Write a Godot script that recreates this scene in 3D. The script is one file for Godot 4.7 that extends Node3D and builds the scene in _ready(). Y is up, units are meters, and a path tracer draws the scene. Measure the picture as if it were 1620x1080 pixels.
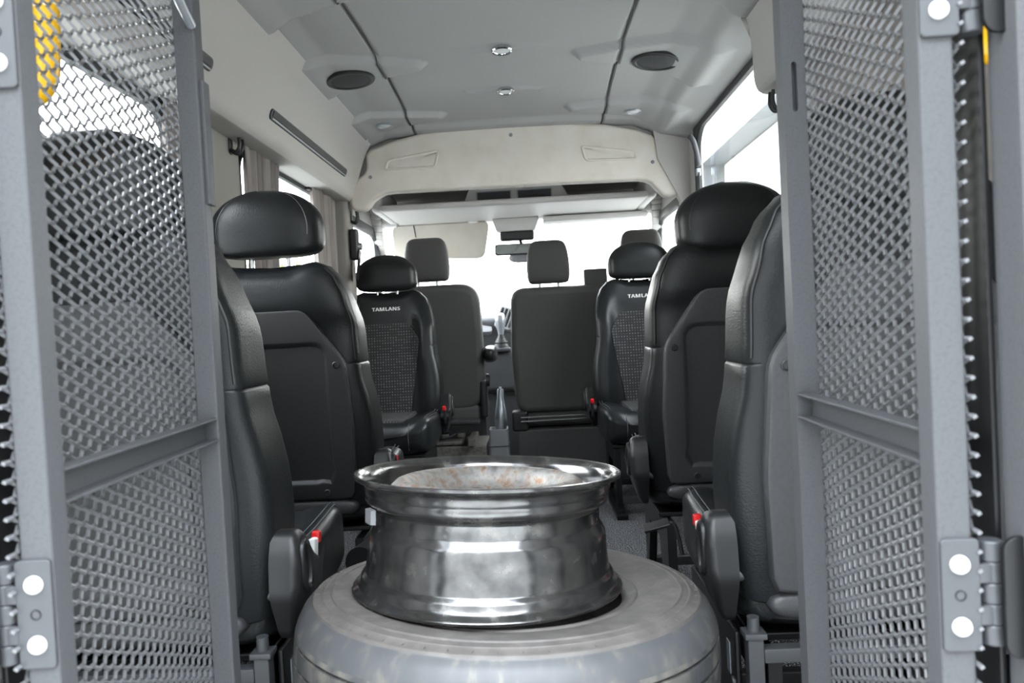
extends Node3D
# A minibus cabin seen from its open rear doors: x right, y up, the front of the vehicle lies towards -z. Units are metres.

var M := {}
var taken := {}
var rng := RandomNumberGenerator.new()


# ---------------------------------------------------------------- mesh building
class MB:
	var v := PackedVector3Array()
	var xf := Transform3D.IDENTITY

	func tri(a: Vector3, b: Vector3, c: Vector3) -> void:
		v.append(xf * a); v.append(xf * b); v.append(xf * c)

	func quad(a: Vector3, b: Vector3, c: Vector3, d: Vector3) -> void:
		tri(a, b, c); tri(a, c, d)

	func bridge(a: PackedVector3Array, b: PackedVector3Array, closed := true) -> void:
		var n := a.size()
		for j in (n if closed else n - 1):
			var k := (j + 1) % n
			quad(a[j], a[k], b[k], b[j])

	func fan(r: PackedVector3Array, flip := false) -> void:
		var c := Vector3.ZERO
		for p in r: c += p
		c /= r.size()
		for j in r.size():
			var k := (j + 1) % r.size()
			if flip: tri(c, r[k], r[j])
			else: tri(c, r[j], r[k])

	func loft(rings: Array, cap := true, closed := true) -> void:
		for i in rings.size() - 1: bridge(rings[i], rings[i + 1], closed)
		if cap:
			fan(rings[0], true); fan(rings[rings.size() - 1])

	func box(c: Vector3, s: Vector3, bevel := 0.0, seg := 2) -> void:
		var h := s * 0.5
		var r: float = min(bevel, min(h.x, min(h.y, h.z)) * 0.98)
		if r <= 0.00005: seg = 0
		var axes := [[0, 1, 2], [1, 2, 0], [2, 0, 1]]
		for ax in axes:
			var g := []
			for a in 2:
				var hh: float = h[ax[a + 1]]
				var l := [-hh]
				for k in seg: l.append(-hh + r * float(k + 1) / seg)
				for k in seg: l.append(hh - r * (1.0 - float(k) / seg))
				l.append(hh)
				g.append(l)
			for sg in [-1.0, 1.0]:
				for i in g[0].size() - 1:
					for j in g[1].size() - 1:
						var q := []
						for cc in [[i, j], [i + 1, j], [i + 1, j + 1], [i, j + 1]]:
							var p := Vector3.ZERO
							p[ax[0]] = sg * h[ax[0]]
							p[ax[1]] = g[0][cc[0]]
							p[ax[2]] = g[1][cc[1]]
							if r > 0.00005:
								var inn := Vector3(clamp(p.x, -h.x + r, h.x - r), clamp(p.y, -h.y + r, h.y - r), clamp(p.z, -h.z + r, h.z - r))
								var d := p - inn
								p = inn + (d.normalized() * r if d.length() > 0.0 else d)
							q.append(c + p)
						if sg > 0: quad(q[3], q[2], q[1], q[0])
						else: quad(q[0], q[1], q[2], q[3])

	func bar(a: Vector3, b: Vector3, w: float, t: float, up := Vector3.UP, bevel := 0.0) -> void:
		var d := (b - a)
		var z := d.normalized()
		var x := up.cross(z)
		if x.length() < 0.001: x = Vector3.RIGHT.cross(z)
		x = x.normalized()
		var y := z.cross(x)
		var keep := xf
		xf = xf * Transform3D(Basis(x, y, z), (a + b) * 0.5)
		box(Vector3.ZERO, Vector3(w, t, d.length()), bevel, 1)
		xf = keep

	func tube(pts: PackedVector3Array, rad, sides := 12, cap := true, closed := false) -> void:
		var rings := []
		var n := pts.size()
		var up := Vector3.UP
		for i in n:
			var t: Vector3
			if closed: t = pts[(i + 1) % n] - pts[(i - 1 + n) % n]
			else: t = pts[min(i + 1, n - 1)] - pts[max(i - 1, 0)]
			t = t.normalized()
			var x := up.cross(t)
			if x.length() < 0.05: x = Vector3.FORWARD.cross(t)
			x = x.normalized()
			up = t.cross(x).normalized()
			var r: float = rad[i] if rad is Array or rad is PackedFloat32Array else rad
			var ring := PackedVector3Array()
			for s in sides:
				var a := TAU * s / sides
				ring.append(pts[i] + (x * cos(a) + up * sin(a)) * r)
			rings.append(ring)
		loft(rings, cap and not closed)
		if closed: bridge(rings[n - 1], rings[0])

	func lathe(prof: Array, segs := 64, closed := false) -> void:
		var n := prof.size()
		for i in (n if closed else n - 1):
			var p: Vector2 = prof[i]
			var q: Vector2 = prof[(i + 1) % n]
			for s in segs:
				var a := TAU * s / segs
				var b := TAU * (s + 1) / segs
				var pa := Vector3(cos(a) * p.x, p.y, sin(a) * p.x)
				var pb := Vector3(cos(b) * p.x, p.y, sin(b) * p.x)
				var qa := Vector3(cos(a) * q.x, q.y, sin(a) * q.x)
				var qb := Vector3(cos(b) * q.x, q.y, sin(b) * q.x)
				if p.x < 1e-5: tri(pa, qa, qb)
				elif q.x < 1e-5: tri(pa, qa, pb)
				else: quad(pa, qa, qb, pb)

	# a polygon in the xy plane, from z = 0 back to z = -depth, with its front edge rounded
	func slab(poly: PackedVector2Array, depth: float, bevel := 0.0, back_bevel := 0.0) -> void:
		var p := poly
		if Geometry2D.is_polygon_clockwise(p): p.reverse()
		var rings := []
		var zs := []
		if bevel > 0.0:
			for k in 4:
				var a := PI * 0.5 * k / 3.0
				rings.append(inset(p, bevel * (1.0 - sin(a)))); zs.append(-bevel * (1.0 - cos(a)))
		else:
			rings.append(p); zs.append(0.0)
		if back_bevel > 0.0:
			for k in 4:
				var a := PI * 0.5 * k / 3.0
				rings.append(inset(p, back_bevel * (1.0 - cos(a)))); zs.append(-depth + back_bevel * (1.0 - sin(a)))
		else:
			rings.append(p); zs.append(-depth)
		var r3 := []
		for i in rings.size():
			var r := PackedVector3Array()
			for q in rings[i]: r.append(Vector3(q.x, q.y, zs[i]))
			r3.append(r)
		loft(r3, false)
		for e in [0, r3.size() - 1]:
			var t := Geometry2D.triangulate_polygon(rings[e])
			if t.size() == 0:
				fan(r3[e], e == 0)
				continue
			for i in range(0, t.size(), 3):
				if (e == 0): tri(r3[e][t[i]], r3[e][t[i + 2]], r3[e][t[i + 1]])
				else: tri(r3[e][t[i]], r3[e][t[i + 1]], r3[e][t[i + 2]])

	static func inset(p: PackedVector2Array, d: float) -> PackedVector2Array:
		if d == 0.0: return p
		var o := PackedVector2Array()
		var n := p.size()
		for i in n:
			var e0 := (p[i] - p[(i - 1 + n) % n]).normalized()
			var e1 := (p[(i + 1) % n] - p[i]).normalized()
			var nn := Vector2(-e0.y, e0.x) + Vector2(-e1.y, e1.x)
			nn = nn.normalized()
			var c: float = max(0.4, nn.dot(Vector2(-e1.y, e1.x)))
			o.append(p[i] + nn * d / c)
		return o

	# superellipsoid; y_low and y_high give the lower and upper half heights, e1 the roundness in side view (low, high), e2 in plan
	func blob(c: Vector3, rx: float, y_low: float, y_high: float, rz: float, e_low := 0.5, e_high := 1.0, e2 := 0.6, nu := 36, nv := 20) -> void:
		var rings := []
		for i in nv + 1:
			var t := -PI / 2 + PI * i / nv
			var e: float = e_low if t < 0 else e_high
			var cy: float = pow(abs(cos(t)), e) if i > 0 and i < nv else 0.0
			var sy: float = sign(t) * pow(abs(sin(t)), e) * (y_low if t < 0 else y_high)
			var ring := PackedVector3Array()
			for j in nu:
				var a := TAU * j / nu
				ring.append(c + Vector3(rx * cy * sign(cos(a)) * pow(abs(cos(a)), e2), sy, rz * cy * sign(sin(a)) * pow(abs(sin(a)), e2)))
			rings.append(ring)
		loft(rings, false)

	func mesh(smooth_deg := 38.0) -> ArrayMesh:
		var nf := v.size() / 3
		var fn := PackedVector3Array(); fn.resize(nf)
		var area := PackedVector3Array(); area.resize(nf)
		for f in nf:
			var c := (v[f * 3 + 2] - v[f * 3]).cross(v[f * 3 + 1] - v[f * 3])
			area[f] = c
			fn[f] = c.normalized()
		var nrm := PackedVector3Array(); nrm.resize(v.size())
		if smooth_deg <= 0.0:
			for i in v.size(): nrm[i] = fn[i / 3]
		else:
			var at := {}
			for i in v.size():
				var k := Vector3i((v[i] * 20000.0).round())
				if at.has(k): at[k].append(i / 3)
				else: at[k] = PackedInt32Array([i / 3])
			var cs := cos(deg_to_rad(smooth_deg))
			for i in v.size():
				var k := Vector3i((v[i] * 20000.0).round())
				var s := Vector3.ZERO
				var me := fn[i / 3]
				for f in at[k]:
					if fn[f].dot(me) > cs: s += area[f]
				nrm[i] = s.normalized() if s.length() > 1e-14 else me
				if nrm[i].length() < 0.5: nrm[i] = Vector3.UP
		var keepv := PackedVector3Array()
		var keepn := PackedVector3Array()
		for f in nf:
			if area[f].length() > 1e-13:
				for k in 3:
					keepv.append(v[f * 3 + k]); keepn.append(nrm[f * 3 + k])
		var arr := []
		arr.resize(Mesh.ARRAY_MAX)
		arr[Mesh.ARRAY_VERTEX] = keepv
		arr[Mesh.ARRAY_NORMAL] = keepn
		var m := ArrayMesh.new()
		m.add_surface_from_arrays(Mesh.PRIMITIVE_TRIANGLES, arr)
		return m


func numbered(called: String) -> String:
	if not taken.has(called):
		taken[called] = 0
		return called
	taken[called] += 1
	return "%s_%03d" % [called, taken[called]]


func part(called: String, mb: MB, m: Material, parent: Node, smooth := 38.0, label := "") -> MeshInstance3D:
	return put(called, mb.mesh(smooth), m, parent, label)


func put(called: String, mesh: Mesh, m: Material, parent: Node, label := "") -> MeshInstance3D:
	var o := MeshInstance3D.new()
	o.name = numbered(called) if parent == self else called
	o.mesh = mesh
	o.material_override = m
	if label != "": o.set_meta("label", label)
	parent.add_child(o, true)
	return o


func thing(called: String, label: String, category: String, at := Vector3.ZERO, group := "") -> Node3D:
	var o := Node3D.new()
	o.name = numbered(called)
	o.position = at
	tag(o, label, category, group)
	add_child(o, true)
	return o


func tag(o: Node, label: String, category: String, group := "") -> Node:
	o.set_meta("label", label)
	o.set_meta("category", category)
	if group != "": o.set_meta("group", group)
	return o


func setting(called: String, mb: MB, m: Material, smooth := 38.0) -> MeshInstance3D:
	var o := part(called, mb, m, self, smooth)
	o.set_meta("kind", "structure")
	return o


func rrect(cx: float, cy: float, w: float, h: float, r: float, n := 6) -> PackedVector2Array:
	var o := PackedVector2Array()
	for q in 4:
		var sx: float = [1, -1, -1, 1][q]
		var sy: float = [1, 1, -1, -1][q]
		for k in n + 1:
			var a: float = PI / 2 * (q + float(k) / n)
			o.append(Vector2(cx + sx * (w / 2 - r) + cos(a) * r, cy + sy * (h / 2 - r) + sin(a) * r))
	return o


# smooth curve through points
func curve(pts: Array, steps := 8) -> PackedVector3Array:
	var o := PackedVector3Array()
	var n := pts.size()
	for i in n - 1:
		var p0: Vector3 = pts[max(i - 1, 0)]
		var p1: Vector3 = pts[i]
		var p2: Vector3 = pts[i + 1]
		var p3: Vector3 = pts[min(i + 2, n - 1)]
		for k in steps: o.append(p1.cubic_interpolate(p2, p0, p3, float(k) / steps))
	o.append(pts[n - 1])
	return o


func lerp_table(t: Array, x: float) -> float:
	if x <= t[0][0]: return t[0][1]
	for i in t.size() - 1:
		if x <= t[i + 1][0]:
			var k: float = (x - t[i][0]) / (t[i + 1][0] - t[i][0])
			return lerp(t[i][1], t[i + 1][1], k * k * (3.0 - 2.0 * k) * 0.5 + k * 0.5)
	return t[t.size() - 1][1]


# ---------------------------------------------------------------- materials
func grain(freq: float, strength: float, size := 256, seed_ := 1, octaves := 3) -> NoiseTexture2D:
	var n := FastNoiseLite.new()
	n.seed = seed_
	n.noise_type = FastNoiseLite.TYPE_SIMPLEX_SMOOTH
	n.frequency = freq
	n.fractal_octaves = octaves
	var t := NoiseTexture2D.new()
	t.width = size; t.height = size
	t.seamless = true
	t.as_normal_map = true
	t.bump_strength = strength
	t.noise = n
	return t


func tint(freq: float, stops: Array, size := 512, seed_ := 1, octaves := 4, kind := FastNoiseLite.TYPE_SIMPLEX_SMOOTH) -> NoiseTexture2D:
	var n := FastNoiseLite.new()
	n.seed = seed_
	n.noise_type = kind
	n.frequency = freq
	n.fractal_octaves = octaves
	var g := Gradient.new()
	var off := PackedFloat32Array()
	var col := PackedColorArray()
	for s in stops:
		off.append(s[0]); col.append(s[1])
	g.offsets = off; g.colors = col
	var t := NoiseTexture2D.new()
	t.width = size; t.height = size
	t.seamless = true
	t.color_ramp = g
	t.noise = n
	return t


func mat(c: Color, rough: float, metal := 0.0, bump: Texture2D = null, scale := 4.0, depth := 1.0, colour: Texture2D = null) -> StandardMaterial3D:
	var m := StandardMaterial3D.new()
	m.albedo_color = c
	m.roughness = rough
	m.metallic = metal
	if bump != null:
		m.normal_enabled = true
		m.normal_texture = bump
		m.normal_scale = depth
	if colour != null:
		m.albedo_texture = colour
	if bump != null or colour != null:
		m.uv1_triplanar = true
		m.uv1_scale = Vector3.ONE * scale
	return m


func grey(v: float) -> Color:
	return Color(v, v, v)


func make_materials() -> void:
	var leather_grain := grain(0.09, 3.0, 256, 3, 3)
	var fine := grain(0.2, 2.0, 256, 5, 2)
	var weave := grain(0.35, 3.0, 256, 8, 1)
	M.leather = mat(Color(0.105, 0.113, 0.116), 0.35, 0.0, leather_grain, 9.0, 0.28)
	M.leather.metallic_specular = 0.38
	M.leather_roll = mat(Color(0.22, 0.22, 0.225), 0.42, 0.0, leather_grain, 7.0, 0.25)
	M.stitch = mat(Color(0.34, 0.35, 0.36), 0.7)
	M.plastic = mat(Color(0.22, 0.224, 0.23), 0.48, 0.0, fine, 8.0, 0.35, tint(0.02, [[0.0, grey(0.90)], [0.62, grey(1.0)], [0.80, grey(1.0)], [0.90, grey(1.5)], [1.0, grey(1.9)]], 512, 21, 5))
	M.plastic_black = M.plastic.duplicate()
	M.plastic_black.albedo_color = Color(0.13, 0.132, 0.135)
	M.plastic_grey = M.plastic.duplicate()
	M.plastic_grey.albedo_color = Color(0.235, 0.237, 0.243)
	M.plastic_flat = mat(Color(0.115, 0.117, 0.120), 0.42)
	M.black_metal = mat(Color(0.075, 0.075, 0.08), 0.38, 0.2)
	M.headliner = mat(Color(0.625, 0.625, 0.615), 0.95, 0.0, weave, 14.0, 0.35)
	M.side_lining = mat(Color(0.70, 0.688, 0.668), 0.9, 0.0, weave, 12.0, 0.3)
	M.cream = mat(grey(1.0), 0.62, 0.0, null, 1.3, 0.2, tint(0.010, [[0.0, Color(0.785, 0.755, 0.70)], [0.4, Color(0.805, 0.78, 0.735)], [1.0, Color(0.825, 0.805, 0.77)]], 512, 9, 4))
	M.light_plastic = mat(Color(0.80, 0.79, 0.775), 0.55, 0.0, fine, 10.0, 0.2)
	M.wall = mat(Color(0.54, 0.525, 0.505), 0.85, 0.0, weave, 12.0, 0.3)
	M.dark_trim = mat(Color(0.30, 0.30, 0.31), 0.7)
	M.rubber_seal = mat(Color(0.15, 0.155, 0.16), 0.55)
	M.seam = mat(Color(0.23, 0.22, 0.21), 0.8)
	M.curtain = mat(Color(0.51, 0.487, 0.47), 0.9, 0.0, weave, 16.0, 0.5)
	M.steel = mat(Color(0.30, 0.304, 0.312), 0.46, 0.0, fine, 8.0, 0.15, tint(0.045, [[0.0, grey(0.93)], [0.5, grey(1.0)], [0.70, grey(1.0)], [0.735, grey(1.9)], [1.0, grey(2.3)]], 512, 31, 4))
	M.steel.metallic_specular = 0.3
	M.mesh_steel = mat(Color(0.44, 0.444, 0.452), 0.34, 0.35)
	M.hinge = mat(Color(0.27, 0.275, 0.285), 0.42, 0.2)
	M.bolt = mat(Color(0.90, 0.90, 0.89), 0.35, 0.1)
	M.yellow = mat(Color(1.0, 0.76, 0.06), 0.28)
	M.chrome = mat(Color(0.78, 0.79, 0.80), 0.14, 1.0)
	M.satin = mat(Color(0.66, 0.68, 0.70), 0.3, 0.6)
	M.red = mat(Color(0.80, 0.05, 0.05), 0.4)
	M.white = mat(Color(0.90, 0.90, 0.89), 0.5)
	M.carpet = mat(grey(1.0), 1.0, 0.0, weave, 1.7, 1.0, tint(0.22, [[0.0, Color(0.08, 0.08, 0.09)], [0.45, Color(0.17, 0.17, 0.18)], [0.58, Color(0.45, 0.45, 0.46)], [1.0, Color(0.90, 0.90, 0.90)]], 512, 12, 2))
	M.bench_carpet = mat(grey(1.0), 1.0, 0.0, weave, 4.0, 1.0, tint(0.25, [[0.0, Color(0.20, 0.20, 0.20)], [0.6, Color(0.32, 0.32, 0.32)], [1.0, Color(0.50, 0.50, 0.50)]], 512, 14, 2))
	M.dash = mat(Color(0.27, 0.275, 0.285), 0.6, 0.0, fine, 8.0, 0.3)
	M.dash_light = mat(Color(0.52, 0.525, 0.535), 0.5)
	M.console_grey = mat(Color(0.47, 0.478, 0.49), 0.6, 0.0, fine, 8.0, 0.3)
	M.seat_frame = mat(Color(0.44, 0.43, 0.40), 0.5, 0.4, null, 6.0, 1.0, tint(0.02, [[0.0, grey(0.7)], [1.0, grey(1.2)]], 256, 17, 4))
	M.front_seat = mat(Color(0.285, 0.285, 0.278), 0.55, 0.0, fine, 9.0, 0.5)
	# rubber with dried mud
	M.rubber = mat(grey(1.0), 0.60, 0.0, grain(0.05, 2.5, 512, 41, 5), 4.0, 0.4, tint(0.010, [[0.0, Color(0.35, 0.335, 0.325)], [0.5, Color(0.40, 0.385, 0.372)], [1.0, Color(0.465, 0.447, 0.43)]], 512, 42, 6))
	M.tread = mat(grey(1.0), 0.46, 0.0, grain(0.05, 2.5, 512, 43, 5), 3.0, 0.4, tint(0.012, [[0.0, Color(0.28, 0.285, 0.295)], [0.52, Color(0.32, 0.322, 0.328)], [0.62, Color(0.37, 0.362, 0.35)], [0.72, Color(0.46, 0.448, 0.42)], [1.0, Color(0.52, 0.505, 0.47)]], 512, 44, 6))
	M.shoulder = mat(grey(1.0), 0.44, 0.0, null, 3.0, 0.3, tint(0.02, [[0.0, Color(0.315, 0.32, 0.33)], [0.58, Color(0.35, 0.353, 0.36)], [0.68, Color(0.40, 0.39, 0.375)], [0.78, Color(0.46, 0.448, 0.425)], [1.0, Color(0.53, 0.51, 0.48)]], 512, 47, 5))
	M.shoulder.uv1_scale = Vector3(2.6, 1.3, 2.6)
	M.tread.uv1_scale = Vector3(4.2, 1.7, 4.2)
	M.rim = mat(grey(1.0), 0.20, 0.9, null, 3.0, 0.12, tint(0.012, [[0.0, Color(0.31, 0.31, 0.315)], [0.40, Color(0.42, 0.42, 0.42)], [0.60, Color(0.47, 0.47, 0.47)], [0.80, Color(0.54, 0.535, 0.525)], [1.0, Color(0.62, 0.61, 0.59)]], 512, 52, 6))
	M.rim.roughness = 1.0
	M.rim.roughness_texture = tint(0.012, [[0.0, grey(0.13)], [0.5, grey(0.17)], [0.65, grey(0.22)], [0.8, grey(0.36)], [1.0, grey(0.6)]], 512, 52, 6)
	M.rim_disc = mat(grey(1.0), 0.5, 0.45, grain(0.04, 1.5, 512, 53, 4), 4.0, 0.25, tint(0.016, [[0.0, Color(0.30, 0.30, 0.30)], [0.38, Color(0.56, 0.55, 0.54)], [0.60, Color(0.64, 0.63, 0.61)], [0.70, Color(0.58, 0.48, 0.40)], [0.80, Color(0.55, 0.42, 0.33)], [1.0, Color(0.62, 0.50, 0.41)]], 512, 55, 5))
	# seat cloth with printed dots
	var im := Image.create(128, 128, false, Image.FORMAT_RGB8)
	im.fill(Color(0.165, 0.165, 0.17))
	for i in 8:
		for j in 8:
			im.fill_rect(Rect2i(i * 16 + 5, j * 16 + 5, 5, 5), Color(0.52, 0.52, 0.50) if (i + j * 3) % 7 < 4 else Color(0.34, 0.34, 0.33))
	M.cloth = mat(grey(1.0), 0.95, 0.0, weave, 9.5, 0.4, ImageTexture.create_from_image(im))
	M.glass = mat(Color(0.90, 0.95, 0.93, 0.05), 0.0)
	M.glass.transparency = BaseMaterial3D.TRANSPARENCY_ALPHA
	M.lens = mat(Color(0.85, 0.86, 0.86), 0.25)
	M.mirror = mat(Color(0.88, 0.9, 0.9), 0.04, 1.0)
	M.facade = mat(Color(0.90, 0.895, 0.87), 0.9, 0.0, fine, 3.0, 0.3)
	M.facade_grey = mat(Color(0.36, 0.375, 0.40), 0.6)
	M.workshop = mat(Color(0.55, 0.55, 0.55), 0.9, 0.0, fine, 3.0, 0.3)
	M.garage = mat(Color(0.88, 0.875, 0.855), 0.6)
	M.window_dark = mat(Color(0.40, 0.46, 0.55), 0.1)
	M.asphalt = mat(Color(0.62, 0.62, 0.61), 0.95, 0.0, fine, 2.0, 0.6)
	M.leaf = mat(Color(0.40, 0.50, 0.20), 0.6)
	M.leaf.backlight_enabled = true
	M.leaf.backlight = Color(0.30, 0.38, 0.10)
	M.bark = mat(Color(0.33, 0.26, 0.2), 0.9)


# ---------------------------------------------------------------- start
func _ready() -> void:
	rng.seed = 7
	camera_and_light()
	make_materials()
	shell()
	ceiling_and_ducts()
	bulkhead()
	cab()
	outside()
	cage_doors()
	wheel_stack()
	passenger_seats()
	front_seats()
	curtains_and_fittings()
	cab_fittings()


func camera_and_light() -> void:
	var cam := Camera3D.new()
	cam.name = "camera"
	cam.position = Vector3(0.07, 0.86, 0.0)
	cam.rotation_order = EULER_ORDER_YXZ
	cam.rotation_degrees = Vector3(-1.382, 1.690, -3.0)
	cam.fov = 49.556
	cam.near = 0.05
	cam.far = 200.0
	var lens := CameraAttributesPhysical.new()
	lens.frustum_focal_length = 26.0
	lens.frustum_focus_distance = 2.0
	lens.exposure_aperture = 7.1
	lens.frustum_near = 0.05
	lens.frustum_far = 200.0
	cam.attributes = lens
	add_child(cam)
	cam.current = true
	var env := Environment.new()
	env.background_mode = Environment.BG_SKY
	var sm := ProceduralSkyMaterial.new()
	sm.sky_top_color = Color(0.93, 0.965, 1.0)
	sm.sky_horizon_color = Color(1.0, 0.995, 0.97)
	sm.ground_horizon_color = Color(0.85, 0.85, 0.83)
	sm.ground_bottom_color = Color(0.60, 0.60, 0.58)
	sm.sky_curve = 0.2
	sm.sky_energy_multiplier = 3.4
	sm.ground_energy_multiplier = 2.0
	sm.energy_multiplier = 1.0
	var sky := Sky.new()
	sky.sky_material = sm
	env.sky = sky
	env.ambient_light_source = Environment.AMBIENT_SOURCE_SKY
	env.tonemap_mode = Environment.TONE_MAPPER_LINEAR
	env.tonemap_exposure = 1.05
	env.sdfgi_enabled = true
	env.ssao_enabled = true
	env.ssil_enabled = true
	var we := WorldEnvironment.new()
	we.name = "world_environment"
	we.environment = env
	add_child(we)


# ---------------------------------------------------------------- the vehicle's shell
# a side wall at |x| = 0.88 as boxes round rectangular holes [z_rear, z_front, y_low, y_high], z falling towards the front
func wall_boxes(mb: MB, x: float, th: float, z0: float, z1: float, y0: float, y1: float, holes: Array) -> void:
	var zs := [z0, z1]
	for h in holes:
		zs.append(h[0]); zs.append(h[1])
	zs.sort()
	for i in zs.size() - 1:
		var a: float = zs[i]
		var b: float = zs[i + 1]
		if b - a < 0.001: continue
		var mid := (a + b) / 2
		var cut = null
		for h in holes:
			if mid < h[0] and mid > h[1]: cut = h
		if cut == null:
			mb.box(Vector3(x, (y0 + y1) / 2, mid), Vector3(th, y1 - y0, b - a))
		else:
			mb.box(Vector3(x, (y0 + cut[2]) / 2, mid), Vector3(th, cut[2] - y0, b - a))
			mb.box(Vector3(x, (y1 + cut[3]) / 2, mid), Vector3(th, y1 - cut[3], b - a))


# a pane with a rubber seal in the wall at x
func side_window(x: float, h: Array, r: float, width: float, n: int) -> void:
	var mb := MB.new()
	var zc: float = (h[0] + h[1]) / 2
	var yc: float = (h[2] + h[3]) / 2
	var w: float = h[0] - h[1]
	var hh: float = h[3] - h[2]
	var outer := rrect(zc, yc, w + 0.012, hh + 0.012, 0.004)
	var inner := rrect(zc, yc, w - 2 * width, hh - 2 * width, r)
	var s: float = -sign(x)
	var rings := []
	for q in [[outer, 0.0], [outer, 0.012], [MB.inset(inner, -0.006), 0.012], [inner, 0.006], [inner, -0.012], [outer, -0.012]]:
		var ring := PackedVector3Array()
		for p in q[0]: ring.append(Vector3(x + s * q[1], p.y, p.x))
		rings.append(ring)
	mb.loft(rings, false)
	var o := setting("window_%d" % n, mb, M.rubber_seal)
	var g := MB.new()
	g.box(Vector3(x - s * 0.006, yc, zc), Vector3(0.004, hh - width, w - width))
	part("pane", g, M.glass, o)


func shell() -> void:
	var mb := MB.new()
	mb.box(Vector3(0, -0.03, -2.9), Vector3(1.86, 0.06, 5.1))
	setting("floor", mb, M.carpet)
	mb = MB.new()
	var wl := [[-1.20, -1.98, 0.86, 1.495], [-2.42, -3.40, 0.86, 1.500]]
	wall_boxes(mb, -0.891, 0.022, -0.40, -3.64, 0.0, 1.95, wl)
	setting("wall_left", mb, M.wall)
	side_window(-0.882, wl[0], 0.07, 0.03, 1)
	side_window(-0.882, wl[1], 0.07, 0.024, 2)
	mb = MB.new()
	var wr := [[-2.24, -3.44, 0.86, 1.71]]
	wall_boxes(mb, 0.871, 0.022, -0.40, -3.64, 0.0, 1.95, wr)
	setting("wall_right", mb, M.wall)
	side_window(0.862, wr[0], 0.13, 0.022, 3)
	# rear door surround and roof
	mb = MB.new()
	mb.box(Vector3(0, 1.925, -2.1), Vector3(1.88, 0.05, 3.5))
	mb.box(Vector3(0, 1.87, -0.42), Vector3(1.86, 0.12, 0.10), 0.02)
	for s in [-1, 1]: mb.box(Vector3(s * 0.87, 0.95, -0.40), Vector3(0.12, 1.9, 0.06), 0.02)
	setting("trim_1", mb, M.wall)
	# pillar linings between the windows
	mb = MB.new()
	mb.box(Vector3(-0.872, 1.10, -2.20), Vector3(0.03, 0.9, 0.40), 0.012)
	mb.box(Vector3(-0.85, 1.05, -3.60), Vector3(0.12, 1.1, 0.13), 0.025)
	setting("trim_2", mb, M.wall)
	mb = MB.new()
	var pil := PackedVector2Array()
	for p in [[-2.02, 1.56], [-2.245, 1.56], [-2.26, 1.45], [-2.215, 1.25], [-2.14, 1.05], [-2.10, 0.85], [-2.02, 0.85]]: pil.append(Vector2(p[0], p[1]))
	mb.xf = Transform3D(Basis(Vector3(0, 0, 1), Vector3.UP, Vector3(-1, 0, 0)), Vector3(0.835, 0, 0))
	mb.slab(pil, 0.03, 0.008)
	setting("trim_3", mb, M.side_lining)
	mb = MB.new()
	var tp4 := PackedVector2Array([Vector2(0.685, 1.75), Vector2(0.70, 1.60), Vector2(0.80, 1.40), Vector2(0.80, 0.70), Vector2(0.885, 0.70), Vector2(0.885, 1.75)])
	mb.xf = Transform3D(Basis.IDENTITY, Vector3(0, 0, -3.535))
	mb.slab(tp4, 0.05)
	mb.xf = Transform3D.IDENTITY
	mb.box(Vector3(0.857, 1.2, -3.50), Vector3(0.02, 1.02, 0.10), 0.006)
	setting("trim_4", mb, M.side_lining)


func ceil_y(x: float, z: float) -> float:
	var ax: float = abs(x)
	var y := lerp_table([[0.0, 1.812], [0.42, 1.808], [0.58, 1.800], [0.66, 1.772], [0.72, 1.737], [0.88, 1.705]], ax)
	# seams between the middle and side panels
	var sx: float = abs(ax - (0.435 + 0.010 * sin(z * 3.0)))
	if sx < 0.008: y += 0.012 * (1.0 - sx / 0.008)
	# raised pads that carry loudspeakers and lamps
	for pd in [[-2.66, 0.20], [-3.31, 0.17], [-2.02, 0.20], [-1.38, 0.20], [-0.74, 0.20]]:
		var inner: float = 0.255
		if ax > inner:
			var half: float = 0.030 + (pd[1] - 0.030) * clamp((ax - inner) / 0.44, 0.0, 1.0)
			var dz: float = abs(z - pd[0])
			var e: float = clamp((half - dz) / 0.022, 0.0, 1.0) * clamp((ax - inner) / 0.035, 0.0, 1.0)
			if x > 0.0: e *= clamp((0.80 - ax) / 0.08, 0.0, 1.0)
			e = e * e * (3 - 2 * e)
			y -= 0.024 * e
	# slim spindle-shaped pads on the centre line
	for zc in [-2.57, -3.02, -1.6]:
		if ax < 0.17:
			var half2: float = 0.010 + 0.028 * pow(clamp(1.0 - ax / 0.17, 0, 1), 1.6)
			var e2: float = clamp((half2 - abs(z - zc)) / 0.010, 0.0, 1.0) * clamp((0.17 - ax) / 0.02, 0.0, 1.0)
			y -= 0.010 * e2
	# the lining drops at its front end
	if z < -3.44: y -= 0.020 * smoothstep(0.0, 1.0, (-3.44 - z) / 0.05)
	return y


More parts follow.
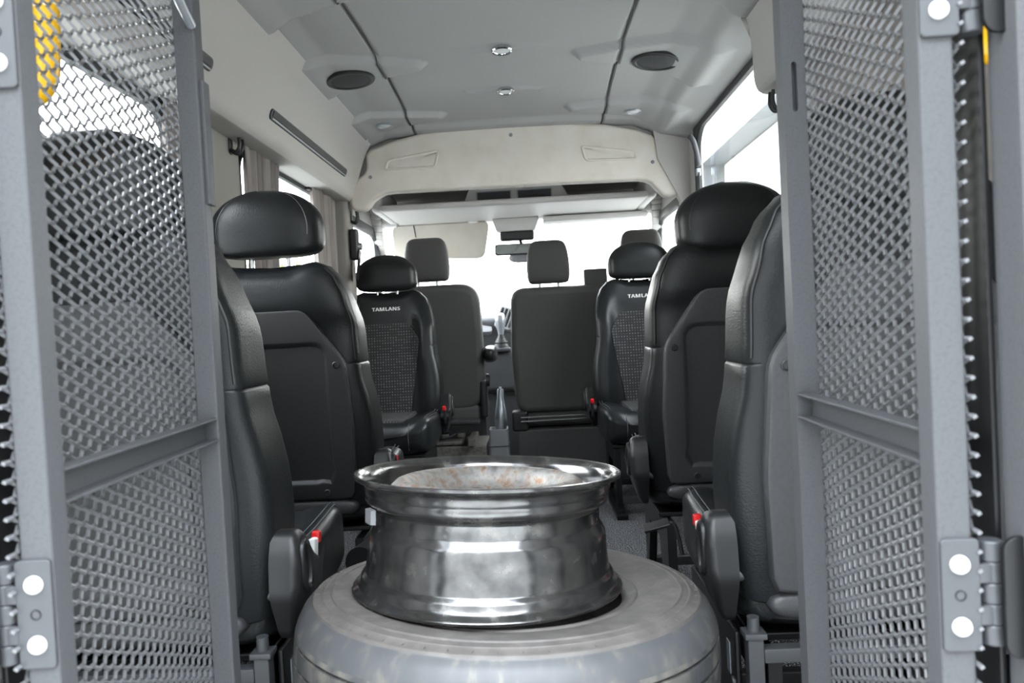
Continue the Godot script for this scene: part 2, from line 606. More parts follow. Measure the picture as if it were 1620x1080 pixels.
func ceiling_and_ducts() -> void:
	var mb := MB.new()
	var rings := []
	var zs := []
	var z := -0.45
	while z > -3.62:
		zs.append(z)
		z -= 0.012 if z < -1.8 else 0.02
	var xs := []
	for i in 181: xs.append(-0.88 + 1.76 * i / 180.0)
	for sgn in [-1, 1]:
		for o in [-0.012, -0.008, -0.004, 0.0, 0.004, 0.008]: xs.append(sgn * 0.435 + o)
	xs.sort()
	for zz in zs:
		var ring := PackedVector3Array()
		for x in xs: ring.append(Vector3(x, ceil_y(x, zz), zz))
		rings.append(ring)
	mb.loft(rings, false, false)
	var top := []
	for zz in [zs[0], zs[zs.size() - 1]]:
		top.append(PackedVector3Array([Vector3(-0.88, 1.90, zz), Vector3(0.88, 1.90, zz)]))
	mb.loft(top, false, false)
	var c := setting("ceiling", mb, M.headliner, 60.0)
	# dark joint lines lying in the seams
	for sgn in [-1, 1]:
		var jm := MB.new()
		var pts := PackedVector3Array()
		for i in 200:
			var zz := -0.5 - 3.05 * i / 199.0
			var x: float = sgn * (0.435 + 0.010 * sin(zz * 3.0))
			pts.append(Vector3(x, min(ceil_y(x + 0.0095, zz), ceil_y(x - 0.0095, zz)) + 0.0015, zz))
		jm.tube(pts, 0.0023, 6)
		part("panel_joint", jm, M.seam, c)
	# the long air ducts on both sides; each is a lining with a rounded belly
	var prof := [[0.645, 1.775], [0.665, 1.745], [0.690, 1.70], [0.712, 1.64], [0.733, 1.58], [0.748, 1.535], [0.758, 1.508], [0.772, 1.493], [0.792, 1.488], [0.882, 1.490]]
	var prof_right := [[0.69, 1.775], [0.722, 1.745], [0.742, 1.70], [0.750, 1.62], [0.752, 1.55], [0.758, 1.515], [0.770, 1.500], [0.79, 1.495], [0.882, 1.495]]
	for side in [-1, 1]:
		var z1: float = -3.56 if side < 0 else -2.22
		var d := MB.new()
		var sec := []
		var cp := []
		for p in (prof if side < 0 else prof_right): cp.append(Vector3(p[0], p[1], 0))
		var sm := curve(cp, 5)
		for k in 7:
			var ends := [[-0.45, 0.012], [-0.455, 0.0], [-1.3, 0.0], [-2.1, 0.0], [z1 + 0.02, 0.0], [z1 + 0.006, 0.004], [z1, 0.016]]
			var ring := PackedVector3Array()
			for p in sm: ring.append(Vector3(side * (p.x + ends[k][1]), p.y, ends[k][0]))
			ring.append(Vector3(side * 0.885, 1.80, ends[k][0]))
			sec.append(ring)
		d.loft(sec, true)
		var o := setting("trim_%d" % (5 if side < 0 else 6), d, M.side_lining, 50.0)
		# dark slots in the duct
		var slots := [[-2.36, -3.32], [-1.0, -1.93]] if side < 0 else []
		for s in slots:
			var sb := MB.new()
			var L: float = s[0] - s[1]
			var dirn := Vector3(side * 0.33, -0.944, 0)
			sb.xf = Transform3D(Basis(Vector3(0, 0, -1), -dirn, Vector3(-side * 0.944, -0.33, 0)), Vector3(side * 0.7305, 1.572, (s[0] + s[1]) / 2))
			sb.slab(rrect(0, 0, L, 0.036, 0.015), 0.016, 0.003)
			var slot := part("air_slot", sb, M.plastic_flat, o)
			var lip := MB.new()
			lip.xf = sb.xf
			lip.box(Vector3(0, -0.013, 0.002), Vector3(L - 0.03, 0.004, 0.006), 0.001)
			part("slot_lip", lip, M.satin, slot)
			var gr := MB.new()
			gr.xf = sb.xf
			gr.box(Vector3(0, 0.003, 0.001), Vector3(L - 0.03, 0.018, 0.003), 0.001)
			part("slot_opening", gr, M.rubber_seal, slot)


func bulkhead() -> void:
	var raw := [[-0.427, 1.792], [-0.253, 1.806], [0.019, 1.810], [0.290, 1.800], [0.460, 1.785], [0.617, 1.748], [0.682, 1.718], [0.702, 1.690], [0.709, 1.661], [0.719, 1.613], [0.735, 1.590], [0.764, 1.568], [0.786, 1.528], [0.810, 1.482], [0.818, 1.450], [0.800, 1.432], [0.750, 1.422], [0.721, 1.428], [0.693, 1.459], [0.665, 1.492], [0.640, 1.504], [0.606, 1.512], [0.300, 1.515], [0.004, 1.516], [-0.300, 1.518], [-0.560, 1.518], [-0.604, 1.515], [-0.640, 1.500], [-0.667, 1.480], [-0.685, 1.455], [-0.705, 1.440], [-0.750, 1.438], [-0.772, 1.455], [-0.780, 1.483], [-0.777, 1.543], [-0.760, 1.580], [-0.728, 1.600], [-0.705, 1.615], [-0.692, 1.635], [-0.690, 1.660], [-0.692, 1.705], [-0.668, 1.730], [-0.559, 1.765]]
	var pl := PackedVector2Array()
	for p in raw: pl.append(Vector2(p[0], p[1]))
	var mb := MB.new()
	mb.xf = Transform3D(Basis.IDENTITY, Vector3(0, 0, -3.545))
	mb.slab(pl, 0.05, 0.016)
	var o := setting("trim_7", mb, M.cream, 45.0)
	o.set_meta("label", "cream moulded panel over the cab opening")
	mb = MB.new()
	var bp := PackedVector2Array([Vector2(-0.93, 1.95), Vector2(-0.93, 1.50), Vector2(-0.70, 1.50), Vector2(-0.66, 1.56), Vector2(0.66, 1.56), Vector2(0.70, 1.50), Vector2(0.91, 1.50), Vector2(0.91, 1.95)])
	mb.xf = Transform3D(Basis.IDENTITY, Vector3(0, 0, -3.592))
	mb.slab(bp, 0.03)
	setting("wall_cab", mb, M.side_lining)
	# embossed trapezoids
	for t in [[[-0.607, 1.621], [-0.589, 1.676], [-0.328, 1.712], [-0.355, 1.620]], [[0.336, 1.692], [0.356, 1.609], [0.610, 1.604], [0.597, 1.650]]]:
		var q := PackedVector2Array()
		for p in t: q.append(Vector2(p[0], p[1]))
		if Geometry2D.is_polygon_clockwise(q): q.reverse()
		var rr := PackedVector2Array()
		for i in 4:
			var a := q[i]
			var b0 := a + (q[(i + 3) % 4] - a).normalized() * 0.022
			var b1 := a + (q[(i + 1) % 4] - a).normalized() * 0.022
			for k in 6:
				var s := k / 5.0
				rr.append(b0.lerp(a, s).lerp(a.lerp(b1, s), s))
		var e := MB.new()
		var rings := []
		for st in [[0.0, -0.004], [0.004, 0.006], [0.008, 0.006], [0.014, 0.0005]]:
			var ring := PackedVector3Array()
			for p in MB.inset(rr, st[0]): ring.append(Vector3(p.x, p.y, -3.545 + st[1]))
			rings.append(ring)
		e.loft(rings, false)
		e.fan(rings[3])
		part("embossed_panel", e, M.cream, o)
	for p in [[0.011, 1.757], [-0.672, 1.596], [0.676, 1.590]]:
		var s := MB.new()
		s.xf = Transform3D(Basis(Vector3.RIGHT, Vector3(0, 0, 1), Vector3.DOWN), Vector3(p[0], p[1], -3.546))
		s.lathe([Vector2(0.009, 0), Vector2(0.009, 0.002), Vector2(0.006, 0.004), Vector2(0.003, 0.002), Vector2(0, 0.002)], 16)
		part("screw", s, M.dash_light, o)


func cab() -> void:
	# roof, sides and windscreen frame of the driver's cab
	var mb := MB.new()
	mb.box(Vector3(0, 1.66, -4.10), Vector3(1.86, 0.06, 0.88), 0.01)
	mb.box(Vector3(0, 1.57, -4.54), Vector3(1.78, 0.16, 0.10), 0.02)
	setting("trim_8", mb, M.light_plastic)
	for side in [-1, 1]:
		mb = MB.new()
		var holes := [[-3.86, -4.62, 0.92, 1.46]]
		wall_boxes(mb, side * 0.90, 0.05, -3.56, -5.35, 0.0, 0.95, [])
		wall_boxes(mb, side * 0.90, 0.05, -3.60, -4.66, 0.95, 1.66, holes)
		setting("door_%d" % (1 if side < 0 else 2), mb, M.light_plastic)
		side_window(side * 0.878, [-3.84, -4.64, 0.90, 1.48], 0.10, 0.045, 4 if side < 0 else 5)
		# windscreen pillar
		mb = MB.new()
		var pts := curve([Vector3(side * 0.84, 1.60, -4.46), Vector3(side * 0.86, 1.42, -4.62), Vector3(side * 0.88, 1.15, -4.95), Vector3(side * 0.88, 0.90, -5.25)], 6)
		for i in pts.size() - 1: mb.bar(pts[i], pts[i] + (pts[i + 1] - pts[i]) * 1.15, 0.10, 0.07, Vector3.RIGHT, 0.015)
		setting("trim_%d" % (9 if side < 0 else 10), mb, M.light_plastic)
	mb = MB.new()
	mb.quad(Vector3(-0.84, 1.50, -4.60), Vector3(0.84, 1.50, -4.60), Vector3(0.86, 0.88, -5.34), Vector3(-0.86, 0.88, -5.34))
	mb.quad(Vector3(-0.84, 1.504, -4.603), Vector3(-0.86, 0.884, -5.343), Vector3(0.86, 0.884, -5.343), Vector3(0.84, 1.504, -4.603))
	setting("window_6", mb, M.glass)
	mb = MB.new()
	mb.box(Vector3(0, 0.42, -5.36), Vector3(1.86, 0.9, 0.06))
	mb.box(Vector3(0, 0.87, -5.30), Vector3(1.86, 0.06, 0.14), 0.01)
	setting("wall_front", mb, M.dark_trim)


# ---------------------------------------------------------------- what stands outside
func outside() -> void:
	var mb := MB.new()
	mb.box(Vector3(0, -0.67, -8), Vector3(80, 0.1, 80))
	var g := setting("ground", mb, M.asphalt)
	g.set_meta("label", "pale paved yard outside the vehicle")
	# white building on the right with a garage doorway
	var b := thing("building", "white rendered building with a grey garage doorway seen through right window", "building", Vector3(3.0, -0.62, -11.0))
	mb = MB.new()
	var y0 := 0.0
	mb.box(Vector3(0.5, 3.0, 5.6), Vector3(1.0, 6.0, 4.0))
	mb.box(Vector3(0.5, 5.05, 1.0), Vector3(1.0, 1.9, 5.2))
	mb.box(Vector3(0.75, 2.05, 1.0), Vector3(0.5, 4.1, 5.2))
	mb.box(Vector3(0.5, 1.9, -4.0), Vector3(1.0, 3.8, 5.0))
	mb.box(Vector3(0.5, 5.4, -4.0), Vector3(1.0, 1.2, 5.0))
	mb.box(Vector3(0.5, 4.3, -1.95), Vector3(1.0, 1.0, 0.9))
	mb.box(Vector3(0.5, 4.3, -4.9), Vector3(1.0, 1.0, 3.2))
	part("wall", mb, M.facade, b)
	mb = MB.new()
	mb.box(Vector3(0.22, 4.02, 1.0), Vector3(0.46, 0.16, 5.2))
	mb.box(Vector3(0.22, 2.0, -1.55), Vector3(0.46, 4.0, 0.12))
	part("door_frame", mb, M.facade_grey, b)
	for k in 4:
		var gp := MB.new()
		gp.box(Vector3(0.42, 1.98, -0.85 + k * 1.26), Vector3(0.08, 3.9, 1.24), 0.012)
		part("door_panel", gp, M.garage, b)
	var w := MB.new()
	for zz in [-3.3, -2.85, -2.4]: w.box(Vector3(0.05, 4.3, zz), Vector3(0.08, 1.0, 0.05))
	for yy in [3.82, 4.78]: w.box(Vector3(0.05, yy, -2.85), Vector3(0.08, 0.05, 0.95))
	var wf := part("window_frame", w, M.facade_grey, b)
	w = MB.new()
	w.box(Vector3(0.09, 4.3, -2.85), Vector3(0.02, 0.96, 0.9))
	part("pane", w, M.window_dark, wf)
	# brick-grey workshop wall that closes the yard behind the open rear doors
	var k2 := thing("workshop", "grey workshop building across the yard behind the vehicle", "building", Vector3(0, -0.62, 5.2))
	mb = MB.new()
	mb.box(Vector3(0, 3.2, 1.5), Vector3(24.0, 6.4, 3.0))
	part("wall", mb, M.workshop, k2)
	# leafy hedge to the left
	var h := thing("hedge", "sunlit green leafy hedge seen through left window", "hedge", Vector3(-4.4, -0.62, -11.5))
	mb = MB.new()
	for i in 9000:
		var px := rng.randf_range(-0.8, 0.8)
		var pz := rng.randf_range(-4.5, 5.0)
		var top := 2.35 + 0.35 * sin(pz * 1.7) + 0.2 * sin(pz * 4.1 + 1.0)
		var py := rng.randf_range(0.1, 1.0) * top
		var c := Vector3(px * (1.0 - 0.4 * py / top), py, pz)
		var n := Vector3(rng.randf_range(-1, 1), rng.randf_range(-0.3, 1), rng.randf_range(-1, 1)).normalized()
		var t := n.cross(Vector3(rng.randf_range(-1, 1), rng.randf_range(-1, 1), rng.randf_range(-1, 1))).normalized()
		var u := n.cross(t)
		var s := rng.randf_range(0.05, 0.10)
		mb.quad(c - t * s, c + u * s * 0.45 + n * 0.01, c + t * s, c - u * s * 0.45 + n * 0.01)
	part("foliage", mb, M.leaf, h, 0.0)
	for k in 7:
		mb = MB.new()
		mb.tube(PackedVector3Array([Vector3(0, 0, -4 + k * 1.4), Vector3(0.1, 0.9, -3.9 + k * 1.4), Vector3(0, 1.7, -4.0 + k * 1.4)]), [0.06, 0.045, 0.02], 7)
		part("stem", mb, M.bark, h)


# ---------------------------------------------------------------- wire mesh doors between the cargo end and the seats
func expanded(len_: float, y0: float, y1: float) -> MB:
	# sheet in the plane x = 0, running from z = 0 to z = -len_; long way of the diamonds along z
	var mb := MB.new()
	var LW := 0.034
	var SW := 0.016
	var rows := int((y1 - y0) / (SW * 0.5))
	var hb := 0.0042
	for j in rows:
		var y := y0 + j * SW * 0.5
		var off := 0.5 * (j % 2)
		for i in int(len_ / LW) + 1:
			var u := (i + off) * LW
			if u > len_: continue
			var wob := 0.0012 * sin(u * 31.0 + y * 17.0)
			# bond
			mb.bar(Vector3(wob, y, -u + hb + 0.001), Vector3(wob, y, -u - hb - 0.001), 0.0036, 0.0027, Vector3(0.6, 1, 0).normalized())
			for s in [-1, 1]:
				var u2: float = u + s * LW * 0.5
				if u2 < 0.0 or u2 > len_ or j == rows - 1: continue
				var a := Vector3(wob + 0.0016, y + 0.0006, -(u + s * hb))
				var b := Vector3(wob - 0.0016, y + SW * 0.5 - 0.0006, -(u2 - s * hb))
				var d := (b - a).normalized()
				var up := Vector3(0.75, 0.66, 0)
				var x := up.cross(d).normalized() * 0.00115
				var t := d.cross(x).normalized() * 0.0015
				var p := [a - x - t, a + x - t, a + x + t, a - x + t]
				var q := [b - x - t, b + x - t, b + x + t, b - x + t]
				for k in 4:
					var kk := (k + 1) % 4
					mb.quad(p[k], p[kk], q[kk], q[k])
	return mb


func cage_doors() -> void:
	var y0 := 0.06
	var y1 := 1.52
	for side in [-1, 1]:
		var near := Vector3(-0.3680, 0, -0.6335) if side < 0 else Vector3(0.4110, 0, -0.6335)
		var far := Vector3(-0.3825, 0, -1.012) if side < 0 else Vector3(0.4180, 0, -0.972)
		var o := thing("mesh_door", "grey steel framed expanded mesh door on the %s, swung open along the aisle" % ("left" if side < 0 else "right"), "mesh door", near, "mesh partition doors")
		var d := far - near
		var L := d.length()
		var ang := atan2(-d.x, -d.z)
		var inward: float = -side
		o.rotation.y = ang
		# local: z = 0 at the hinge post, z = -L at the free post; +x towards the right of the vehicle
		var mb := MB.new()
		mb.box(Vector3(0, (y0 + y1) / 2, 0), Vector3(0.028, y1 - y0, 0.027), 0.003, 2)
		part("hinge_post", mb, M.steel, o)
		if side > 0:
			var tree := CSGCombiner3D.new()
			tree.name = "free_post"
			var bx := CSGBox3D.new()
			bx.name = "tube"
			bx.size = Vector3(0.029, y1 - y0, 0.028)
			bx.position = Vector3(0, (y0 + y1) / 2, -L)
			bx.material = M.steel
			tree.add_child(bx)
			for k in 3:
				var cut: CSGPrimitive3D
				if k == 0:
					cut = CSGBox3D.new()
					cut.size = Vector3(0.0065, 0.056, 0.02)
				else:
					cut = CSGCylinder3D.new()
					cut.radius = 0.00325
					cut.height = 0.02
					cut.sides = 20
					cut.rotation.x = PI / 2
				cut.name = "slot_cut"
				cut.operation = CSGShape3D.OPERATION_SUBTRACTION
				cut.material = M.hinge
				cut.position = Vector3(0.0, 1.142 + [0.0, 0.028, -0.028][k], -L + 0.014)
				tree.add_child(cut, true)
			o.add_child(tree)
		else:
			mb = MB.new()
			mb.box(Vector3(0, (y0 + y1) / 2, -L), Vector3(0.029, y1 - y0, 0.028), 0.003, 2)
			part("free_post", mb, M.steel, o)
		# top and bottom rails
		for yy in [y0 + 0.014, y1 - 0.014]:
			mb = MB.new()
			mb.box(Vector3(0, yy, -L / 2), Vector3(0.028, 0.028, L - 0.027), 0.002, 1)
			part("rail", mb, M.steel, o)
		# channel-shaped cross bar, open towards the aisle
		mb = MB.new()
		var yb := 0.736
		mb.box(Vector3(inward * 0.004, yb + 0.0145, -L / 2), Vector3(0.020, 0.003, L - 0.027), 0.001, 1)
		mb.box(Vector3(inward * 0.004, yb - 0.0145, -L / 2), Vector3(0.020, 0.003, L - 0.027), 0.001, 1)
		mb.box(Vector3(-inward * 0.0055, yb, -L / 2), Vector3(0.003, 0.030, L - 0.027), 0.001, 1)
		part("cross_bar", mb, M.steel, o)
		# mesh, fixed to the outer faces of the frame
		mb = expanded(L + 0.040, y0, y1)
		var em := part("expanded_mesh", mb, M.mesh_steel, o, 0.0)
		em.position = Vector3(-inward * 0.0165, 0, 0.018)
		if side > 0:
			em.rotation.y = PI
			em.position.z = 0.018 - L - 0.040
		# hinges
		for hy in ([0.632, 1.128] if side < 0 else [0.616, 1.122]):
			var h := MB.new()
			h.xf = Transform3D(Basis.IDENTITY, Vector3(side * 0.002, hy, 0.0172))
			h.slab(rrect(0, 0, 0.031, 0.094, 0.004), 0.0035, 0.001)
			var plate := part("hinge_plate", h, M.hinge, o)
			for k in [-1, 1]:
				var bl := MB.new()
				bl.xf = Transform3D(Basis(Vector3.RIGHT, Vector3(0, 0, 1), Vector3.DOWN), Vector3(side * 0.001, hy + k * 0.026, 0.0172))
				bl.lathe([Vector2(0.0078, 0), Vector2(0.0078, 0.0012), Vector2(0.0068, 0.0032), Vector2(0.0042, 0.0042), Vector2(0.0026, 0.0042), Vector2(0.0022, 0.0030), Vector2(0, 0.0030)], 24)
				part("bolt", bl, M.bolt, plate)
			var hl := MB.new()
			hl.xf = Transform3D(Basis(Vector3.RIGHT, Vector3(0, 0, 1), Vector3.DOWN), Vector3(side * 0.001, hy, 0.0170))
			hl.lathe([Vector2(0.0046, 0.0), Vector2(0.0046, 0.0008), Vector2(0.0036, 0.0008), Vector2(0.0034, -0.003), Vector2(0, -0.003)], 20)
			part("hole", hl, M.black_metal, plate)
			for k in 5:
				var kn := MB.new()
				var ky: float = hy - 0.044 + k * 0.0176
				kn.xf = Transform3D(Basis.IDENTITY, Vector3(side * 0.0305, ky, 0.008))
				kn.lathe([Vector2(0, 0), Vector2(0.0085, 0), Vector2(0.0093, 0.001), Vector2(0.0093, 0.0160), Vector2(0.0085, 0.0170), Vector2(0, 0.0170)], 24)
				part("knuckle", kn, M.hinge, plate)
				if k % 2 == 1:
					var lf := MB.new()
					lf.box(Vector3(side * 0.0185, ky + 0.0085, 0.0150), Vector3(0.020, 0.016, 0.0032), 0.001, 1)
					part("leaf", lf, M.hinge, plate)
		if side < 0:
			var st := MB.new()
			st.tube(curve([Vector3(0.012, 1.285, -L + 0.016), Vector3(0.012, 1.292, -L + 0.03), Vector3(0.012, 1.36, -L + 0.16), Vector3(0.012, 1.46, -L + 0.34)], 4), 0.0062, 10)
			part("stay_rod", st, M.satin, o)
			st = MB.new()
			st.box(Vector3(0.0165, 1.13, -L - 0.005), Vector3(0.006, 0.17, 0.022), 0.002, 1)
			part("latch_strip", st, M.steel, o)
		# fixed door frame that carries the hinges
		var f := thing("partition_frame", "grey steel fixed partition post behind the %s mesh door hinges" % ("left" if side < 0 else "right"), "frame post", Vector3(near.x + side * 0.058, 0, -0.60), "mesh partition posts")
		mb = MB.new()
		mb.box(Vector3(side * 0.012, 0.78, -0.012), Vector3(0.046, 1.54, 0.04), 0.003, 2)
		part("post", mb, M.steel, f)
		mb = MB.new()
		mb.box(Vector3(-side * 0.016, 0.78, -0.055), Vector3(0.006, 1.54, 0.05), 0.002, 1)
		part("channel_web", mb, M.black_metal, f)
		for hy in ([0.632, 1.128] if side < 0 else [0.616, 1.122]):
			mb = MB.new()
			mb.xf = Transform3D(Basis.IDENTITY, Vector3(-side * 0.010, hy, -0.006))
			mb.slab(rrect(0, 0, 0.034, 0.100, 0.012), 0.004, 0.001)
			part("hinge_bracket", mb, M.black_metal, f)
	# yellow grab handles on the rear pillars
	var lh := thing("grab_handle", "yellow grab handle behind the left mesh door", "grab handle", Vector3(-0.60, 1.23, -1.04), "yellow grab handles")
	var g := MB.new()
	g.tube(curve([Vector3(-0.13, -0.025, 0.0), Vector3(-0.06, -0.02, 0.0), Vector3(-0.012, 0.0, 0), Vector3(0, 0.05, 0), Vector3(0.004, 0.20, 0), Vector3(0.0, 0.36, 0), Vector3(-0.02, 0.41, 0), Vector3(-0.13, 0.43, 0)], 6), 0.019, 16)
	part("bar", g, M.yellow, lh)
	for yy in [-0.025, 0.43]:
		g = MB.new()
		g.box(Vector3(-0.19, yy, 0), Vector3(0.14, 0.07, 0.07), 0.02)
		part("mount", g, M.plastic_flat, lh)
	var rh := thing("grab_handle", "yellow grab handle behind the right mesh door", "grab handle", Vector3(0.635, 1.195, -1.02), "yellow grab handles")
	g = MB.new()
	g.tube(curve([Vector3(0.10, -0.005, 0), Vector3(0.065, -0.002, 0), Vector3(0.046, 0.012, 0), Vector3(0.034, 0.05, 0), Vector3(-0.025, 0.14, 0), Vector3(-0.04, 0.30, 0), Vector3(0.0, 0.37, 0), Vector3(0.10, 0.40, 0)], 6), 0.018, 16)
	part("bar", g, M.yellow, rh)
	for yy in [0.0, 0.40]:
		g = MB.new()
		g.box(Vector3(0.16, yy, 0), Vector3(0.14, 0.07, 0.07), 0.02)
		part("mount", g, M.plastic_flat, rh)


# ---------------------------------------------------------------- tyres and the bare steel rim
func tyre(at: Vector3, tilt: Vector3, label: String) -> Node3D:
	var o := thing("tyre", label, "tyre", at, "stacked tyres")
	o.rotation_degrees = tilt
	o.scale = Vector3(0.97, 0.97, 0.97)
	var side := []
	# upper half, from the bead outwards
	var up := [[0.196, 0.070], [0.196, 0.082], [0.203, 0.090], [0.214, 0.092], [0.2165, 0.095], [0.2200, 0.095], [0.2225, 0.0925], [0.235, 0.0955], [0.255, 0.1010], [0.275, 0.1040], [0.290, 0.1045], [0.2915, 0.1062], [0.2945, 0.1062], [0.296, 0.1040], [0.305, 0.1025], [0.3065, 0.1035], [0.309, 0.1032], [0.3105, 0.1010], [0.320, 0.0980], [0.3215, 0.0985], [0.324, 0.0975], [0.326, 0.0935]]
	for p in up: side.append(Vector2(p[0], p[1]))
	for s in [1, -1]:
		var m := MB.new()
		var pr := []
		for p in side: pr.append(Vector2(p.x, p.y * s))
		m.lathe(pr, 128)
		part("sidewall", m, M.rubber, o, 40.0)
	var t := [[0.3495, 0.0570], [0.3510, 0.0530], [0.3515, 0.0500], [0.3460, 0.0490], [0.3460, 0.0455], [0.3520, 0.0445], [0.3535, 0.0200], [0.3480, 0.0190], [0.3480, 0.0150], [0.3537, 0.0140]]
	var full := []
	for p in t: full.append(Vector2(p[0], p[1]))
	for i in range(t.size() - 1, -1, -1): full.append(Vector2(t[i][0], -t[i][1]))
	var mb := MB.new()
	mb.lathe(full, 128)
	part("tread", mb, M.tread, o, 40.0)
	for s in [1, -1]:
		mb = MB.new()
		var sh := []
		for p in [[0.326, 0.0935], [0.3275, 0.0915], [0.333, 0.0875], [0.3395, 0.0800], [0.3450, 0.0690], [0.3485, 0.0610], [0.3495, 0.0570]]: sh.append(Vector2(p[0], p[1] * s))
		mb.lathe(sh, 128)
		part("shoulder", mb, M.shoulder, o, 50.0)
	mb = MB.new()
	mb.lathe([Vector2(0.196, 0.070), Vector2(0.22, 0.085), Vector2(0.30, 0.085), Vector2(0.335, 0.05), Vector2(0.335, -0.05), Vector2(0.30, -0.085), Vector2(0.22, -0.085), Vector2(0.196, -0.070)], 64)
	part("inner_liner", mb, M.rubber, o)
	# moulded shoulder nibs
	mb = MB.new()
	for k in 60:
		var a := TAU * k / 60.0
		mb.xf = Transform3D(Basis(Vector3.UP, -a), Vector3.ZERO)
		mb.box(Vector3(0.3155, 0.0995, 0), Vector3(0.009, 0.0012, 0.0016), 0.0004, 1)
	part("shoulder_nibs", mb, M.rubber, o)
	return o


func wheel_stack() -> void:
	tyre(Vector3(-0.005, 0.104, -1.22), Vector3(0, 0, 0), "dusty tyre lying on the floor beneath another tyre")
	tyre(Vector3(0.0, 0.3300, -1.220), Vector3(-4.0, 0, -2.6), "dusty mud-stained tyre lying flat under the steel rim")
	var o := thing("steel_rim", "shiny bare dark steel wheel rim lying on the tyre", "wheel rim", Vector3(-0.027, 0.4305, -1.222))
	o.rotation_degrees = Vector3(-4.0, 0, -2.6)
	var pr := []
	for p in [[0.2185, 0.000], [0.2215, 0.002], [0.2225, 0.005], [0.2205, 0.008], [0.2150, 0.011], [0.2105, 0.016], [0.2085, 0.024], [0.2060, 0.028], [0.2025, 0.032], [0.2005, 0.035], [0.1998, 0.044], [0.1990, 0.048], [0.1978, 0.056], [0.1965, 0.080], [0.1950, 0.092], [0.1915, 0.099], [0.1865, 0.107], [0.1850, 0.112], [0.1850, 0.128], [0.1870, 0.133], [0.1940, 0.138], [0.1985, 0.141], [0.2015, 0.146], [0.2020, 0.152], [0.2010, 0.155], [0.2025, 0.158], [0.2045, 0.164], [0.2050, 0.170], [0.2080, 0.1745], [0.2155, 0.178], [0.2205, 0.181], [0.2220, 0.184], [0.2210, 0.187], [0.2180, 0.188], [0.2130, 0.1855], [0.2060, 0.180], [0.2010, 0.172], [0.1985, 0.160], [0.1960, 0.150], [0.1920, 0.143], [0.1850, 0.139]]:
		pr.append(Vector2(p[0], p[1]))
	var mb := MB.new()
	mb.lathe(pr, 160)
	part("barrel", mb, M.rim, o, 50.0)
	mb = MB.new()
	mb.lathe([Vector2(0.2185, 0.0), Vector2(0.205, 0.006), Vector2(0.197, 0.03), Vector2(0.192, 0.09), Vector2(0.181, 0.11), Vector2(0.181, 0.135), Vector2(0.185, 0.139)], 96)
	part("barrel_inside", mb, M.rim, o, 50.0)
	mb = MB.new()
	var dp := []
	for p in [[0.1850, 0.139], [0.1780, 0.142], [0.1700, 0.152], [0.1600, 0.166], [0.1520, 0.1735], [0.1440, 0.1765], [0.1360, 0.1755], [0.1290, 0.170], [0.1220, 0.158], [0.1150, 0.148], [0.1050, 0.143], [0.0800, 0.141], [0.0500, 0.141], [0.0420, 0.139], [0.0400, 0.132], [0.0400, 0.120]]:
		dp.append(Vector2(p[0], p[1]))
	mb.lathe(dp, 128)
	part("disc", mb, M.rim_disc, o, 50.0)
	# clip-on balance weight with flaking paint
	mb = MB.new()
	var rows := []
	for k in 7:
		var a := deg_to_rad(146.0 + k * 1.3)
		var c := Vector3(cos(a), 0, sin(a))
		rows.append(PackedVector3Array([c * 0.199 + Vector3.UP * 0.140, c * 0.207 + Vector3.UP * 0.139, c * 0.207 + Vector3.UP * 0.118, c * 0.199 + Vector3.UP * 0.117]))
	mb.loft(rows, true)
	part("balance_weight", mb, M.dash_light, o, 30.0)


# ---------------------------------------------------------------- passenger seats
const HEAD_W := 0.153
const W_TAB := [[0.40, 0.238], [0.48, 0.252], [0.57, 0.260], [0.66, 0.256], [0.76, 0.236], [0.83, 0.233], [0.90, 0.232], [0.96, 0.218], [1.00, 0.196], [1.03, 0.165], [1.045, 0.130], [1.05, 0.10]]
const T_TAB := [[0.40, 0.060], [0.50, 0.066], [0.75, 0.064], [0.95, 0.056], [1.02, 0.044], [1.045, 0.026], [1.05, 0.012]]


func back_shift(y: float) -> float:
	return (y - 0.40) * 0.11


func back_bulge(y: float) -> float:
	return 0.022 * smoothstep(0.88, 0.95, y) - 0.010 * smoothstep(0.99, 1.05, y)


func bolster(x: float, w: float, y: float) -> float:
	return 0.045 * smoothstep(0.50, 0.80, abs(x) / w) * (1.0 - smoothstep(0.86, 1.0, y)) * smoothstep(0.38, 0.5, y)


func back_ring(y: float, n := 64) -> PackedVector3Array:
	var w := lerp_table(W_TAB, y)
	var t := lerp_table(T_TAB, y)
	var e := 0.42
	var ring := PackedVector3Array()
	for j in n:
		var a := TAU * j / n
		var x: float = w * sign(cos(a)) * pow(abs(cos(a)), e)
		var s: float = sign(sin(a)) * pow(abs(sin(a)), e)
		var z := -0.065 + t * s + back_shift(y)
		if s < 0: z -= bolster(x, w, y)
		else: z += back_bulge(y) * s
		var yy := y - 0.014 + 0.024 * smoothstep(0.05, 0.14, abs(x)) * smoothstep(0.90, 1.04, y)
		ring.append(Vector3(x, yy, z))
	return ring


func front_z(x: float, y: float) -> float:
	var w := lerp_table(W_TAB, y)
	var t := lerp_table(T_TAB, y)
	return -0.065 - t * pow(max(0.0, 1.0 - pow(min(1.0, abs(x / w)), 4.76)), 0.21) + back_shift(y) - bolster(x, w, y)


func radial(poly: Array, c: Vector2, n := 96) -> PackedVector2Array:
	# resamples a polygon by direction from c
	var o := PackedVector2Array()
	for k in n:
		var a := TAU * k / n
		var d := Vector2(cos(a), sin(a))
		var best := 0.0
		for i in poly.size():
			var p: Vector2 = poly[i]
			var q: Vector2 = poly[(i + 1) % poly.size()]
			var e := q - p
			var den := d.cross(e)
			if abs(den) < 1e-9: continue
			var t := (p - c).cross(e) / den
			var u := (p - c).cross(d) / den
			if u >= -1e-6 and u <= 1.000001 and t > best: best = t
		o.append(c + d * best)
	return o


